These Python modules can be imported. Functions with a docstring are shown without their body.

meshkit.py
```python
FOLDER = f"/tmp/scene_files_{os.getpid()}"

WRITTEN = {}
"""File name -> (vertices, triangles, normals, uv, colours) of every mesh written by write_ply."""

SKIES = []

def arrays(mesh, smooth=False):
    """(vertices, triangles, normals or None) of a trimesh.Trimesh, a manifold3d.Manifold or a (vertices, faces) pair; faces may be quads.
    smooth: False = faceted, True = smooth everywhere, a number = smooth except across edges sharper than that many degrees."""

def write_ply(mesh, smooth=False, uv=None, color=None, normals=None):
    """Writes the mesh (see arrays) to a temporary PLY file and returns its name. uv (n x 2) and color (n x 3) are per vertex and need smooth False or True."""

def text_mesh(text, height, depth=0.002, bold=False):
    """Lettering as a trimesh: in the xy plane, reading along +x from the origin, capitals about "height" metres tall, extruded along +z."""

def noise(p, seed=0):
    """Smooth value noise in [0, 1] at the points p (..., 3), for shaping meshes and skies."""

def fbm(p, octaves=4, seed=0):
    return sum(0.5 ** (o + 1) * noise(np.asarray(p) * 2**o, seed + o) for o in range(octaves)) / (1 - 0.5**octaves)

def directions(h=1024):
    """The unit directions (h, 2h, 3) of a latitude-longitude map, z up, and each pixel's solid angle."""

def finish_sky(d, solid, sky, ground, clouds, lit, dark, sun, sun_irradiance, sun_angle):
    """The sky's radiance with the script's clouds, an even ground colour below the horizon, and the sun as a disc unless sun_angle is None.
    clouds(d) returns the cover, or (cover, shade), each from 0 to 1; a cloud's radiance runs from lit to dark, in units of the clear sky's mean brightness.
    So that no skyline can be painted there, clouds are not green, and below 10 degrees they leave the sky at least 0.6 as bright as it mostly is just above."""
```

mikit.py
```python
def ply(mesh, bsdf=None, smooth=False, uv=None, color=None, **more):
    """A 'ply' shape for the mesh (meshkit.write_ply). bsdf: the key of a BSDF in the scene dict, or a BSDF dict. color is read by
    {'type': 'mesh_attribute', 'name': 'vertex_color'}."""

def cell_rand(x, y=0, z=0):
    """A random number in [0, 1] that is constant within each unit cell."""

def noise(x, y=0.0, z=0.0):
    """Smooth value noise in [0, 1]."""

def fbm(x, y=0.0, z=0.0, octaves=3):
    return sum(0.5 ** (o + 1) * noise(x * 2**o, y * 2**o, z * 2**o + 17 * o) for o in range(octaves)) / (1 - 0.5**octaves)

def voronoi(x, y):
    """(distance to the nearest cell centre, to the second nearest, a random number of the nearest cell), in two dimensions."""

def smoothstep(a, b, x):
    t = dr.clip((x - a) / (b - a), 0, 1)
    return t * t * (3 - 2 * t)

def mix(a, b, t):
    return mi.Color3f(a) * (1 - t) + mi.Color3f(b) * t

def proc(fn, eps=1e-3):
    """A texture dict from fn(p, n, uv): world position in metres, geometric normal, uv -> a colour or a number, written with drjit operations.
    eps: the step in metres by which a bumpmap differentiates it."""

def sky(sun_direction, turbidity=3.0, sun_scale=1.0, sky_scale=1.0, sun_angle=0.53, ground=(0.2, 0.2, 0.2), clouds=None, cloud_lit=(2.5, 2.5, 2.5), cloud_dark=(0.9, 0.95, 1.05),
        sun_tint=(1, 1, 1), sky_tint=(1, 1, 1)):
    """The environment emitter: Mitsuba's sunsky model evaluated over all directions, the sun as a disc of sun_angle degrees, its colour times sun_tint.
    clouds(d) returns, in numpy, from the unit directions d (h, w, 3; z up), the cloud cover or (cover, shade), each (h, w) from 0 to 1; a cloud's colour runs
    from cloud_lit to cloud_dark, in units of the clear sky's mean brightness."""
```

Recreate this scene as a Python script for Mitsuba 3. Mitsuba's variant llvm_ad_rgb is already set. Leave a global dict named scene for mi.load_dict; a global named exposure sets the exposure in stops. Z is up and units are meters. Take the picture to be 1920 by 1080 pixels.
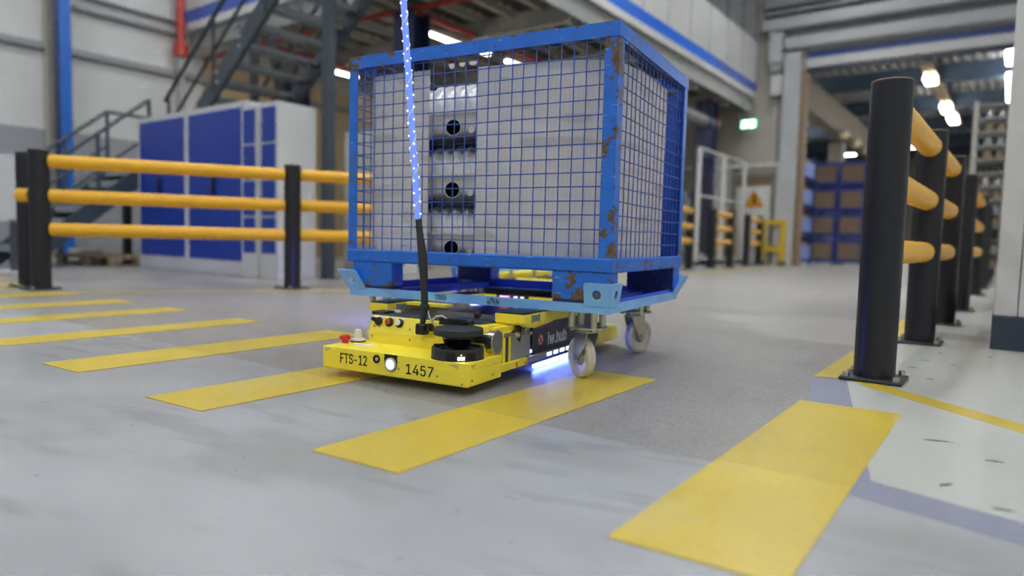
import math, random
import numpy as np, trimesh, shapely
import shapely.affinity as saff
from shapely.geometry import Polygon, Point, box as sbox
import drjit as dr
import mitsuba as mi
import mikit, meshkit
from mikit import noise, fbm, smoothstep, mix, proc

random.seed(7)
rng = np.random.default_rng(7)
scene, labels = {}, {}
T = mi.ScalarTransform4f
PI = math.pi

# ------------------------------------------------------------------ camera
# X runs along the door wall (to the right), Y along the hall (away), Z up; the camera stands over the origin
FPX, PITCH, ROLL, CAMH, PHI = 1270.84, 0.0716711, 0.024957, 0.499395, 0.6318
fw = np.array([0, math.cos(PITCH), -math.sin(PITCH)])
rt = np.array([1.0, 0, 0])
up = np.cross(rt, fw)
up = -math.sin(ROLL) * rt + math.cos(ROLL) * up
def turn(v):
    c, s = math.cos(PHI), math.sin(PHI)
    return np.array([v[0] * c - v[1] * s, v[0] * s + v[1] * c, v[2]])
fw, up = turn(fw), turn(up)
eye = np.array([0, 0, CAMH])
scene['camera'] = {'type': 'thinlens', 'fov': math.degrees(2 * math.atan(960 / FPX)), 'fov_axis': 'x',
                   'aperture_radius': 0.0100, 'focus_distance': 2.25, 'near_clip': 0.05, 'far_clip': 200.0,
                   'to_world': T().look_at(origin=eye.tolist(), target=(eye + fw).tolist(), up=up.tolist())}
exposure = 0.84
LAMP_HALL, LAMP_MEZZ, LAMP_FAR = 22.0, 20.0, 18.0     # radiance of the lamps of the hall, under the mezzanine, in the far hall

# ------------------------------------------------------------------ materials
def rgb(*c):   # sRGB 0-255 -> linear
    c = np.array(c, float) / 255
    return [float(x) for x in np.where(c <= 0.04045, c / 12.92, ((c + 0.055) / 1.055) ** 2.4)]
def rgbt(c):
    return {'type': 'rgb', 'value': c}
def mat(key, color, rough=0.5, metal=0.0, spec=0.5, **kw):
    scene[key] = {'type': 'twosided', 'bsdf': {'type': 'principled', 'base_color': color if isinstance(color, dict) else rgbt(color), 'roughness': rough, 'metallic': metal, 'specular': spec, **kw}}
    return key
def speck(c, amt=0.10, s=6.0, s2=60.0):
    c = list(c)
    def fn(p, n, uv):
        v = fbm(p.x * s, p.y * s, p.z * s, 3) * 0.7 + noise(p.x * s2, p.y * s2, p.z * s2) * 0.3
        return mi.Color3f(c) * (1 + amt * 2 * (v - 0.5))
    return proc(fn)
def rusty(paint, rust=(0.105, 0.062, 0.038), thr=0.66, s=15.0, zlow=None, dark=None):
    paint = list(paint)
    def fn(p, n, uv):
        v = fbm(p.x * s + 3, p.y * s, p.z * s, 4)
        w = fbm(p.x * 40, p.y * 40, p.z * 40, 2)
        base = mi.Color3f(paint) * (0.86 + 0.28 * noise(p.x * 14, p.y * 14, p.z * 14))
        chip = smoothstep(thr, thr + 0.05, v * 0.75 + w * 0.25)
        scratch = smoothstep(0.68, 0.78, fbm(p.x * 34 + p.z * 40, p.y * 34 - p.z * 45, p.z * 90, 4)) * 0.45
        base = mix(base, mi.Color3f(0.5, 0.55, 0.6), scratch * 0.5)
        return mix(base, mi.Color3f(list(rust)) * (0.6 + 0.8 * w), chip)
    return proc(fn)

def floor_fn(p, n, uv):
    x, y = p.x, p.y
    cl = fbm(x * 1.3 + 0.6 * y, y * 2.6 - 0.4 * x, 0.0, 4)
    cl2 = fbm(x * 5 + 9, y * 7, 3.0, 3)
    fine = noise(x * 160, y * 160, 1.0)
    near = mi.Color3f(0.268, 0.277, 0.288) * (1 + 0.36 * (cl - 0.5) + 0.16 * (cl2 - 0.5))
    big = fbm(x * 0.8 + 0.35 * y + 4, y * 1.5 - 0.3 * x, 2.5, 3)
    near = near * (1 + 0.55 * (big - 0.5))
    stain = smoothstep(0.56, 0.76, fbm(x * 1.7 - 5 + y, y * 3.4 + 2 - 0.6 * x, 7.0, 4))
    near = mix(near, mi.Color3f(0.235, 0.238, 0.230), stain * 0.62)
    streak = smoothstep(0.60, 0.80, fbm(x * 3 + 2 * y, y * 16 - 3 * x, 4.0, 3))
    near = near * (1 - 0.16 * streak)
    dots = smoothstep(0.955, 0.975, noise(x * 38, y * 52, 5.0)) * smoothstep(0.5, 0.7, noise(x * 5, y * 5, 8.0))
    near = near * (1 - 0.35 * dots)
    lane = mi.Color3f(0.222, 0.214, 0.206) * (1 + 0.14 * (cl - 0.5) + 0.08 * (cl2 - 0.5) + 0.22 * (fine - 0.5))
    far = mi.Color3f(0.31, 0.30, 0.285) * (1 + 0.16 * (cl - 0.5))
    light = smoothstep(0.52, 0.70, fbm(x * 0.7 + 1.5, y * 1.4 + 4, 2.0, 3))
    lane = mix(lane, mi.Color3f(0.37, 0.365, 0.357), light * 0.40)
    lane = mix(lane, far, smoothstep(3.5, 9.0, y))  # lane grows paler with distance, grazing sheen put into the colour
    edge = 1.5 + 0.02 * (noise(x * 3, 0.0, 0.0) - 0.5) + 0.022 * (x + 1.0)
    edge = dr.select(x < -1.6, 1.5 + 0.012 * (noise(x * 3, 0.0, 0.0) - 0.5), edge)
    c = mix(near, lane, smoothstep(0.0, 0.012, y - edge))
    return c
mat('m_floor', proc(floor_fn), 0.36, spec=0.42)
def yellow_fn(p, n, uv):
    x, y = p.x, p.y
    cl = fbm(x * 4, y * 4, 0.0, 3)
    fine = noise(x * 130, y * 130, 1.0)
    c = mi.Color3f(0.50, 0.375, 0.042) * (1 + 0.16 * (cl - 0.5) + 0.06 * (fine - 0.5))
    wear = smoothstep(0.58, 0.75, fbm(x * 6 + 4, y * 9, 2.0, 4))
    c = mix(c, mi.Color3f(0.50, 0.42, 0.16), wear * 0.35)
    over = smoothstep(0.0, 0.01, y - (1.52 + 0.02 * x + 0.03))
    seam = smoothstep(0.006, 0.0, dr.abs(y - (1.55 + 0.02 * x)))
    return c * (1 - 0.08 * over) * (1 - 0.25 * seam)
mat('m_yellow_floor', proc(yellow_fn), 0.36, spec=0.4)
mat('m_walk_white', speck(rgb(168, 170, 165), 0.05, 3.0, 90), 0.33, spec=0.4)
mat('m_walk_lavender', speck(rgb(124, 127, 145), 0.06, 3.0, 90), 0.36, spec=0.4)
mat('m_mark', rgb(45, 45, 45), 0.6)
mat('m_scuff', rgb(52, 66, 78), 0.6)
mat('m_agv_yellow', speck(rgb(255, 235, 66), 0.05, 5.0, 60), 0.38, spec=0.5)
mat('m_agv_dark', rgb(24, 25, 30), 0.35)
mat('m_deck', speck(rgb(40, 42, 52), 0.2, 20, 90), 0.16)
mat('m_navy', speck(rgb(24, 27, 52), 0.08, 8, 60), 0.35)
mat('m_rubber', speck(rgb(40, 43, 47), 0.12, 30, 120), 0.62)
mat('m_black', rgb(12, 12, 13), 0.4)
mat('m_black_gloss', rgb(8, 8, 10), 0.12)
mat('m_steel', speck(rgb(196, 194, 186), 0.10, 20, 150), 0.28, metal=1.0)
mat('m_zinc', speck(rgb(190, 190, 172), 0.16, 14, 90), 0.34, metal=1.0)
mat('m_galv', speck(rgb(150, 153, 152), 0.14, 5, 40), 0.5, metal=0.25)
mat('m_speaker', speck(rgb(120, 122, 122), 0.3, 60, 400), 0.5, metal=0.5)

def cage_paint(extra):
    c0, s0 = math.cos(0.13184), math.sin(0.13184)
    def fn(p, n, uv):
        dx, dy = p.x + 1.7641, p.y - 2.4681
        lx, ly = c0 * dx + s0 * dy, c0 * dy - s0 * dx
        v = fbm(p.x * 26 + 3, p.y * 26, p.z * 17, 4) * 0.7 + fbm(p.x * 90, p.y * 90, p.z * 90, 2) * 0.3
        # worn through more often at the corner post, along edges that get knocked and on the feet
        worn = smoothstep(0.09, 0.0, dr.abs(p.z - 0.43)) * smoothstep(0.22, 0.02, dr.abs(lx - 0.6)) * 0.07
        worn += smoothstep(0.022, 0.0, dr.abs(p.z - 1.249)) * 0.10 + smoothstep(0.012, 0.0, dr.abs(p.z - 0.391)) * 0.07
        worn += smoothstep(0.03, 0.0, dr.abs(p.z - 0.292)) * 0.09
        worn += smoothstep(0.012, 0.0, dr.abs(dr.abs(lx) - 0.598)) * smoothstep(0.03, 0.0, dr.abs(dr.abs(ly) - 0.452)) * 0.06
        post = smoothstep(0.075, 0.05, dr.abs(lx - 0.6)) * smoothstep(0.075, 0.05, dr.abs(ly + 0.453))
        for zc, hz, k in ((1.13, 0.12, 0.075), (0.84, 0.07, 0.06), (0.50, 0.09, 0.06)):
            worn += post * smoothstep(hz, hz * 0.4, dr.abs(p.z - zc)) * k
        left = smoothstep(0.09, 0.05, dr.abs(lx + 0.6))
        worn += left * (smoothstep(0.10, 0.03, dr.abs(p.z - 1.24)) * 0.11 + smoothstep(0.09, 0.03, dr.abs(p.z - 0.47)) * 0.08)
        chip = smoothstep(0.635, 0.675, v + worn + extra)
        base = mi.Color3f(rgb(36, 108, 208)) * (0.82 + 0.34 * fbm(p.x * 11, p.y * 11, p.z * 11, 3))
        grey = smoothstep(0.60, 0.75, fbm(p.x * 7 + 8, p.y * 7, p.z * 5, 3))
        base = mix(base, mi.Color3f(rgb(70, 104, 160)), grey * 0.5)
        pale = smoothstep(0.70, 0.78, fbm(p.x * 34 + p.z * 40, p.y * 34 - p.z * 45, p.z * 90, 4))
        base = mix(base, mi.Color3f(rgb(150, 180, 214)), pale * 0.5)
        w = fbm(p.x * 60, p.y * 60, p.z * 60, 2)
        return mix(base, mi.Color3f(0.115, 0.068, 0.040) * (0.5 + 1.0 * w), chip)
    return proc(fn)
mat('m_cage_rust', cage_paint(0.035), 0.5)
mat('m_cage_blue', cage_paint(-0.02), 0.42)
mat('m_cage_dark', rusty(rgb(24, 40, 92), thr=0.66), 0.6)  # darker blue; shade is put into it on the flange and feet
mat('m_wire', rusty(rgb(56, 90, 166), thr=0.68), 0.45)
mat('m_dolly', rusty(rgb(128, 188, 246), rust=(0.05, 0.06, 0.07), thr=0.72, s=7), 0.42)
mat('m_dolly_blue_lit', rgb(52, 92, 226), 0.45)  # dolly blue deepened, glow of the blue lamps put into the colour
mat('m_wheel', speck(rgb(212, 208, 196), 0.14, 18, 60), 0.42)
mat('m_wheel_rim', speck(rgb(150, 147, 138), 0.2, 30, 80), 0.5)
def sheet_fn(p, n, uv):
    v = fbm(p.x * 3, p.y * 3, p.z * 2, 3)
    c = mi.Color3f(rgb(216, 213, 213)) * (1 + 0.08 * (v - 0.5))
    w = dr.sin((p.x + p.y * 0.6) * 320.0)
    scuff = smoothstep(0.7, 0.85, noise(p.x * 6 + 2 * p.z, p.y * 6, p.z * 22))
    return mix(c * (1 + 0.03 * w), mi.Color3f(rgb(150, 146, 140)), scuff * 0.35)
mat('m_sheet', proc(sheet_fn), 0.55, spec=0.3)
mat('m_blue_sheet', speck(rgb(22, 66, 178), 0.1, 5, 50), 0.5)
mat('m_muffler', speck(rgb(244, 244, 246), 0.05, 12, 60), 0.24, metal=0.4)
mat('m_muffler_dull', speck(rgb(218, 215, 210), 0.10, 14, 80), 0.34, metal=0.45)
mat('m_hole', rgb(6, 6, 7), 0.9, spec=0.05)
mat('m_white', speck(rgb(216, 217, 216), 0.04, 4, 50), 0.45)
mat('m_paper', rgb(232, 232, 228), 0.6)
mat('m_red_plastic', rgb(206, 50, 28), 0.32)
mat('m_red_dull', rgb(160, 66, 50), 0.4)
mat('m_wedge', rgb(196, 184, 120), 0.5)
mat('m_text', rgb(16, 16, 14), 0.5)
mat('m_textw', rgb(226, 228, 234), 0.5)
mat('m_cable', rgb(196, 192, 182), 0.5)
mat('m_post', speck(rgb(24, 26, 32), 0.10, 10, 80), 0.40, spec=0.5)
mat('m_rail', speck(rgb(236, 178, 40), 0.06, 5, 40), 0.36)
mat('m_rail_far', speck(rgb(226, 172, 70), 0.06, 5, 40), 0.42)
mat('m_rim', rgb(112, 100, 82), 0.5)
mat('m_plate', speck(rgb(60, 62, 64), 0.25, 40, 160), 0.5, metal=0.5)
mat('m_door_blue', speck(rgb(22, 56, 156), 0.07, 2.5, 30), 0.42)
mat('m_cabinet_grey', speck(rgb(198, 201, 205), 0.04, 3, 40), 0.5)
mat('m_wall_white', speck(rgb(204, 205, 204), 0.06, 0.8, 12), 0.7)
mat('m_wall_grey', speck(rgb(140, 143, 149), 0.06, 0.8, 12), 0.6)
mat('m_concrete', speck(rgb(172, 168, 158), 0.14, 1.1, 16), 0.75)
mat('m_concrete_dark', speck(rgb(128, 124, 116), 0.16, 1.1, 16), 0.75)
mat('m_warm_lit_wall', speck(rgb(184, 164, 134), 0.06, 0.8, 12), 0.7)  # wall tone with warm lamp light put into the colour
mat('m_concrete_dim', speck(rgb(104, 99, 92), 0.16, 1.1, 16), 0.8)
mat('m_cladding', speck(rgb(112, 114, 114), 0.12, 1.5, 16), 0.6)
mat('m_stair', speck(rgb(56, 66, 76), 0.14, 5, 40), 0.45)
mat('m_stair_dark', speck(rgb(34, 40, 46), 0.14, 5, 40), 0.45)
mat('m_tread', speck(rgb(140, 147, 152), 0.16, 8, 60), 0.5)
mat('m_blue_steel', speck(rgb(18, 90, 176), 0.08, 4, 40), 0.42)
mat('m_navy_steel', speck(rgb(36, 46, 84), 0.12, 4, 40), 0.45)
mat('m_band_blue', speck(rgb(22, 96, 204), 0.06, 2, 30), 0.4)
mat('m_band_blue_dull', speck(rgb(50, 82, 160), 0.06, 2, 30), 0.4)
mat('m_panel_white', speck(rgb(208, 209, 207), 0.04, 1.2, 20), 0.5)
mat('m_red_pipe', speck(rgb(160, 50, 38), 0.1, 6, 40), 0.4)
mat('m_deck_under', speck(rgb(74, 72, 66), 0.3, 2, 20), 0.6, metal=0.2)
mat('m_joist', speck(rgb(164, 164, 158), 0.2, 3, 20), 0.55, metal=0.2)
mat('m_pale_dot', rgb(226, 210, 176), 0.5)  # pale paint; under the deck it draws blurred highlights
mat('m_light_grey', speck(rgb(184, 187, 190), 0.07, 3, 30), 0.5)
mat('m_mid_grey', speck(rgb(128, 131, 134), 0.10, 3, 30), 0.5)
mat('m_wood', speck(rgb(150, 132, 106), 0.25, 9, 50), 0.8)
mat('m_carton', speck(rgb(126, 106, 86), 0.10, 4, 30), 0.8)
mat('m_box_blue', speck(rgb(28, 52, 128), 0.14, 6, 40), 0.5)
mat('m_box_light', speck(rgb(126, 146, 206), 0.35, 5, 20), 0.5)
mat('m_hoop', speck(rgb(212, 180, 36), 0.08, 5, 40), 0.4)
mat('m_sign', rgb(232, 160, 20), 0.5)
mat('m_exit_green', rgb(16, 120, 70), 0.5)
mat('m_brown', speck(rgb(126, 106, 84), 0.15, 3, 30), 0.7)
mat('m_far_navy', speck(rgb(38, 56, 74), 0.12, 1, 10), 0.6)
mat('m_corrugated', speck(rgb(140, 142, 144), 0.14, 1.2, 12), 0.55)
mat('m_plinth', speck(rgb(50, 60, 74), 0.08, 4, 40), 0.45)
mat('m_seam', rgb(166, 170, 184), 0.6)
mat('m_tan', speck(rgb(150, 132, 108), 0.2, 8, 40), 0.85)
mat('m_led_tube', rgb(70, 100, 225), 0.3)
scene['m_pane'] = {'type': 'thindielectric', 'int_ior': 1.45}

# ------------------------------------------------------------------ mesh helpers
FRAME = np.eye(4)          # where the thing being built stands
def frame(x=0, y=0, z=0, rz=0.0):
    global FRAME
    FRAME = np.eye(4)
    c, s = math.cos(rz), math.sin(rz)
    FRAME[:2, :2] = [[c, -s], [s, c]]
    FRAME[:3, 3] = [x, y, z]
def cat(*ms):
    ms = [m for g in ms for m in (g if isinstance(g, (list, tuple)) else [g])]
    return trimesh.util.concatenate(ms)
def bx(x0, x1, y0, y1, z0, z1, r=0.0):
    if r <= 0:
        m = trimesh.creation.box((abs(x1 - x0), abs(y1 - y0), abs(z1 - z0)))
        m.apply_translation(((x0 + x1) / 2, (y0 + y1) / 2, (z0 + z1) / 2))
        return m
    x0, x1, y0, y1, z0, z1 = min(x0, x1), max(x0, x1), min(y0, y1), max(y0, y1), min(z0, z1), max(z0, z1)
    pts = []
    for X, sx in ((x0, 1), (x1, -1)):
        for Y, sy in ((y0, 1), (y1, -1)):
            for Z, sz in ((z0, 1), (z1, -1)):
                pts += [(X, Y + sy * r, Z + sz * r), (X + sx * r, Y, Z + sz * r), (X + sx * r, Y + sy * r, Z)]
    return trimesh.convex.convex_hull(np.array(pts))
def basis(d):
    d = np.asarray(d, float) / np.linalg.norm(d)
    a = np.cross(d, [0, 0, 1.0] if abs(d[2]) < 0.9 else [1.0, 0, 0])
    a /= np.linalg.norm(a)
    return a, np.cross(d, a), d
def tube(pts, r, n=10, caps=True):
    P = np.asarray(pts, float)
    R = np.broadcast_to(r, (len(P),))
    t = np.gradient(P, axis=0)
    t /= np.linalg.norm(t, axis=1, keepdims=True)
    a, b, _ = basis(t[0])
    V, ang = [], np.arange(n) * 2 * PI / n
    for i in range(len(P)):
        a = a - t[i] * (a @ t[i])
        a /= np.linalg.norm(a)
        b = np.cross(t[i], a)
        V.append(P[i] + R[i] * (np.cos(ang)[:, None] * a + np.sin(ang)[:, None] * b))
    V = np.vstack(V)
    F = []
    for i in range(len(P) - 1):
        for j in range(n):
            k = (j + 1) % n
            F += [(i * n + j, i * n + k, (i + 1) * n + k), (i * n + j, (i + 1) * n + k, (i + 1) * n + j)]
    if caps:
        c0, c1 = len(V), len(V) + 1
        V = np.vstack([V, P[0], P[-1]])
        e = (len(P) - 1) * n
        for j in range(n):
            k = (j + 1) % n
            F += [(c0, k, j), (c1, e + j, e + k)]
    return trimesh.Trimesh(V, F, process=False)
def cyl(p0, p1, r, n=20):
    return tube([p0, p1], r, n)
def lathe(profile, p0, axis=(0, 0, 1), n=28):
    """profile: (radius, height) pairs along the axis from p0."""
    a, b, d = basis(axis)
    ang = np.arange(n) * 2 * PI / n
    V = np.vstack([np.asarray(p0) + d * h + max(r, 1e-5) * (np.cos(ang)[:, None] * a + np.sin(ang)[:, None] * b) for r, h in profile])
    F = []
    for i in range(len(profile) - 1):
        for j in range(n):
            k = (j + 1) % n
            F += [(i * n + j, i * n + k, (i + 1) * n + k), (i * n + j, (i + 1) * n + k, (i + 1) * n + j)]
    return trimesh.Trimesh(V, F, process=False)
def extrude(poly, h, origin=(0, 0, 0), u=(1, 0, 0), v=(0, 1, 0)):
    """polygon in the plane spanned by u and v, extruded by h along u x v"""
    gs = list(poly.geoms) if hasattr(poly, 'geoms') else [poly]
    m = cat([trimesh.creation.extrude_polygon(g, h, engine='earcut') for g in gs])
    M = np.eye(4)
    u, v = np.asarray(u, float), np.asarray(v, float)
    M[:3, 0], M[:3, 1], M[:3, 2], M[:3, 3] = u, v, np.cross(u, v), origin
    m.apply_transform(M)
    return m
def beam(p0, p1, w, h, upv=(0, 0, 1)):
    """straight bar of section w (sideways) x h (upwards) from p0 to p1"""
    p0, p1 = np.asarray(p0, float), np.asarray(p1, float)
    d = p1 - p0
    L = np.linalg.norm(d)
    d /= L
    s = np.cross(d, upv)
    s /= np.linalg.norm(s)
    q = np.cross(s, d)
    m = trimesh.creation.box((w, L, h))
    M = np.eye(4)
    M[:3, 0], M[:3, 1], M[:3, 2], M[:3, 3] = s, d, q, (p0 + p1) / 2
    m.apply_transform(M)
    return m
def text(s, height, sx=1.0, depth=0.0012, bold=False):
    m = meshkit.text_mesh(s, height, depth, bold)
    m.apply_scale([sx, 1, 1])
    return m
def put(m, origin, u, v):
    m = m.copy()
    M = np.eye(4)
    u, v = np.asarray(u, float), np.asarray(v, float)
    M[:3, 0], M[:3, 1], M[:3, 2], M[:3, 3] = u, v, np.cross(u, v), origin
    m.apply_transform(M)
    return m

# ------------------------------------------------------------------ scene entries
taken = {}
def numbered(name):
    k = taken.get(name, -1) + 1
    taken[name] = k
    return name if k == 0 else f'{name}_{k:03d}'
def entry(key, mesh, m, smooth=False, **more):
    mesh = mesh.copy()
    mesh.apply_transform(FRAME)
    scene[key] = mikit.ply(mesh, m, smooth, **more)
    return key
def thing(name, label, category, group=None):
    key = numbered(name)
    labels[key] = {'label': label, 'category': category}
    if group:
        labels[key]['group'] = group
    return key
def whole(name, mesh, m, label, category, group=None, smooth=False, **more):
    return entry(thing(name, label, category, group), mesh, m, smooth, **more)
def part(root, name, mesh, m, label=None, smooth=False, stuff=False, **more):
    key = numbered(root + '__' + name)
    if label or stuff:
        labels[key] = {}
        if label:
            labels[key]['label'] = label
        if stuff:
            labels[key]['kind'] = 'stuff'
    return entry(key, mesh, m, smooth, **more)
def struct(key, mesh, m, label=None, smooth=False):
    labels[key] = {'kind': 'structure'}
    if label:
        labels[key]['label'] = label
    return entry(key, mesh, m, smooth)
def glow(c, s):
    return {'emitter': {'type': 'area', 'radiance': rgbt([float(x) * s for x in c])}}

# ================================================================== the setting
XW, XE, YS, YD, ZC = -13.0, 5.0, -14.0, 18.6, 8.2      # hall: left wall, right wall, wall behind the camera, door wall, ceiling
YF, ZF = 46.0, 7.4                                   # far hall
struct('floor', bx(XW - 0.2, 9, YS - 0.2, YF, -0.12, 0), 'm_floor')
def floor_part(name, poly, h, m, label=None):
    part('floor', name, extrude(Polygon(poly), h), m, label)
# crossing stripes: x from, x to, y from, y to
for i, (a, b) in enumerate([(-0.52, -0.235), (-1.275, -1.01), (-2.06, -1.785), (-2.85, -2.58), (-3.60, -3.375), (-4.40, -4.15), (-5.13, -4.87), (-5.94, -5.70), (-6.75, -6.52)]):
    y0, y1 = (1.01, 2.315) if i == 0 else (0.98, 2.28) if i < 4 else (1.0, 2.22)
    floor_part('yellow_stripe', [(a, y0 - 0.01), (b, y0 + 0.01), (b, y1 + 0.01), (a, y1)], 0.0022, 'm_yellow_floor')
floor_part('lavender_band', [(-0.59, 2.77), (-0.58, 2.70), (-0.30, 1.51), (0.05, 1.43), (3.0, 0.75), (3.0, 0.90), (0.05, 1.55), (-0.21, 1.62), (-0.47, 2.80)], 0.0008, 'm_walk_lavender', 'lavender grey painted band')
floor_part('white_walkway', [(-0.47, 2.80), (-0.21, 1.61), (0.05, 1.545), (3.0, 0.89), (3.0, 4.5), (-0.43, 4.5)], 0.0012, 'm_walk_white', 'glossy white painted walkway')
floor_part('white_walkway', [(-0.43, 4.9), (-0.06, 4.75), (-0.06, 7.0), (-0.43, 6.2)], 0.0012, 'm_walk_white', 'glossy white painted walkway')
floor_part('white_walkway', [(-0.43, 7.6), (-0.06, 8.1), (-0.06, 14.0), (-0.43, 14.0)], 0.0012, 'm_walk_white', 'glossy white painted walkway')
floor_part('yellow_line', [(-0.585, 2.78), (-0.585, 17.8), (-0.50, 17.8), (-0.475, 2.81)], 0.0018, 'm_yellow_floor')
floor_part('yellow_line', [(-0.46, 2.815), (-0.40, 2.72), (0.06, 2.315), (2.6, 0.1), (2.6, 0.26), (0.06, 2.44), (-0.36, 2.80)], 0.0018, 'm_yellow_floor')
d = np.array([0.55, 0.835])
floor_part('yellow_line', [(-6.16, 1.83), (-6.08, 1.83), (-4.60, 4.30), (-4.10, 7.0), (-4.16, 10.3), (-4.62, 18.2), (-4.74, 18.2), (-4.28, 10.3), (-4.22, 7.0), (-4.72, 4.36)], 0.0018, 'm_yellow_floor')
for q in [(-7.2, 1.75), (-7.9, 1.9)]:
    floor_part('yellow_stripe', [(q[0], q[1]), (q[0] + 0.22, q[1]), (q[0] + 0.22, q[1] + 0.5), (q[0], q[1] + 0.5)], 0.0018, 'm_yellow_floor')
# scuff marks and bits of dirt lying on the walkway
for x, y, a, L in [(-0.12, 2.07, 0.3, 0.035), (0.0, 1.96, 0.2, 0.02), (-0.08, 1.69, 0.9, 0.02), (0.02, 1.60, 0.2, 0.02), (-0.28, 3.55, 0.2, 0.02), (-0.17, 3.5, 0.5, 0.014), (-0.3, 3.3, 0.2, 0.02), (-0.22, 3.05, 0.2, 0.012), (-0.24, 3.85, 0.7, 0.016), (-0.05, 3.9, 0.1, 0.012)]:
    c, s = math.cos(a), math.sin(a)
    q = [(-L, -0.003), (-L * 0.2, -0.005), (L, -0.001), (L * 0.5, 0.004), (-L * 0.6, 0.004)]
    floor_part('scuff_mark', [(x + c * u - s * v, y + s * u + c * v) for u, v in q], 0.002, 'm_mark')

# left wall with its grey dado, rails and joints
struct('wall_left', bx(XW - 0.2, XW, YS, YD, 0, ZC), 'm_wall_white')
part('wall_left', 'dado', bx(XW, XW + 0.012, YS, YD, 0, 2.12), 'm_wall_grey', 'grey painted lower wall')
part('wall_left', 'warm_tint', bx(XW, XW + 0.015, 7.3, YD - 0.01, 0, 3.85), 'm_warm_lit_wall', 'wall below the platform, warm light put into its tan colour')  # thin tan sheet, warm light on the wall painted in
for z0, y0, y1, w in [(3.40, YS, YD, 0.11), (4.17, 5.0, 6.85, 0.07), (4.40, 5.0, 6.85, 0.035), (5.2, YS, YD, 0.06)]:
    part('wall_left', 'rail', bx(XW + 0.0, XW + 0.12, y0, y1, z0, z0 + w, 0.01), 'm_mid_grey')
for y in (4.66, -1.5):
    part('wall_left', 'pilaster', bx(XW, XW + 0.14, y - 0.10, y + 0.10, 0, ZC), 'm_concrete')
struct('wall_rear', bx(XW, XE, YS - 0.2, YS, 0, ZC), 'm_wall_white')
struct('wall_right', bx(XE, XE + 0.2, YS, YD, 0, ZC), 'm_wall_white')
struct('ceiling', bx(XW, XE, YS, YD, ZC, ZC + 0.2), 'm_cladding')
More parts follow.
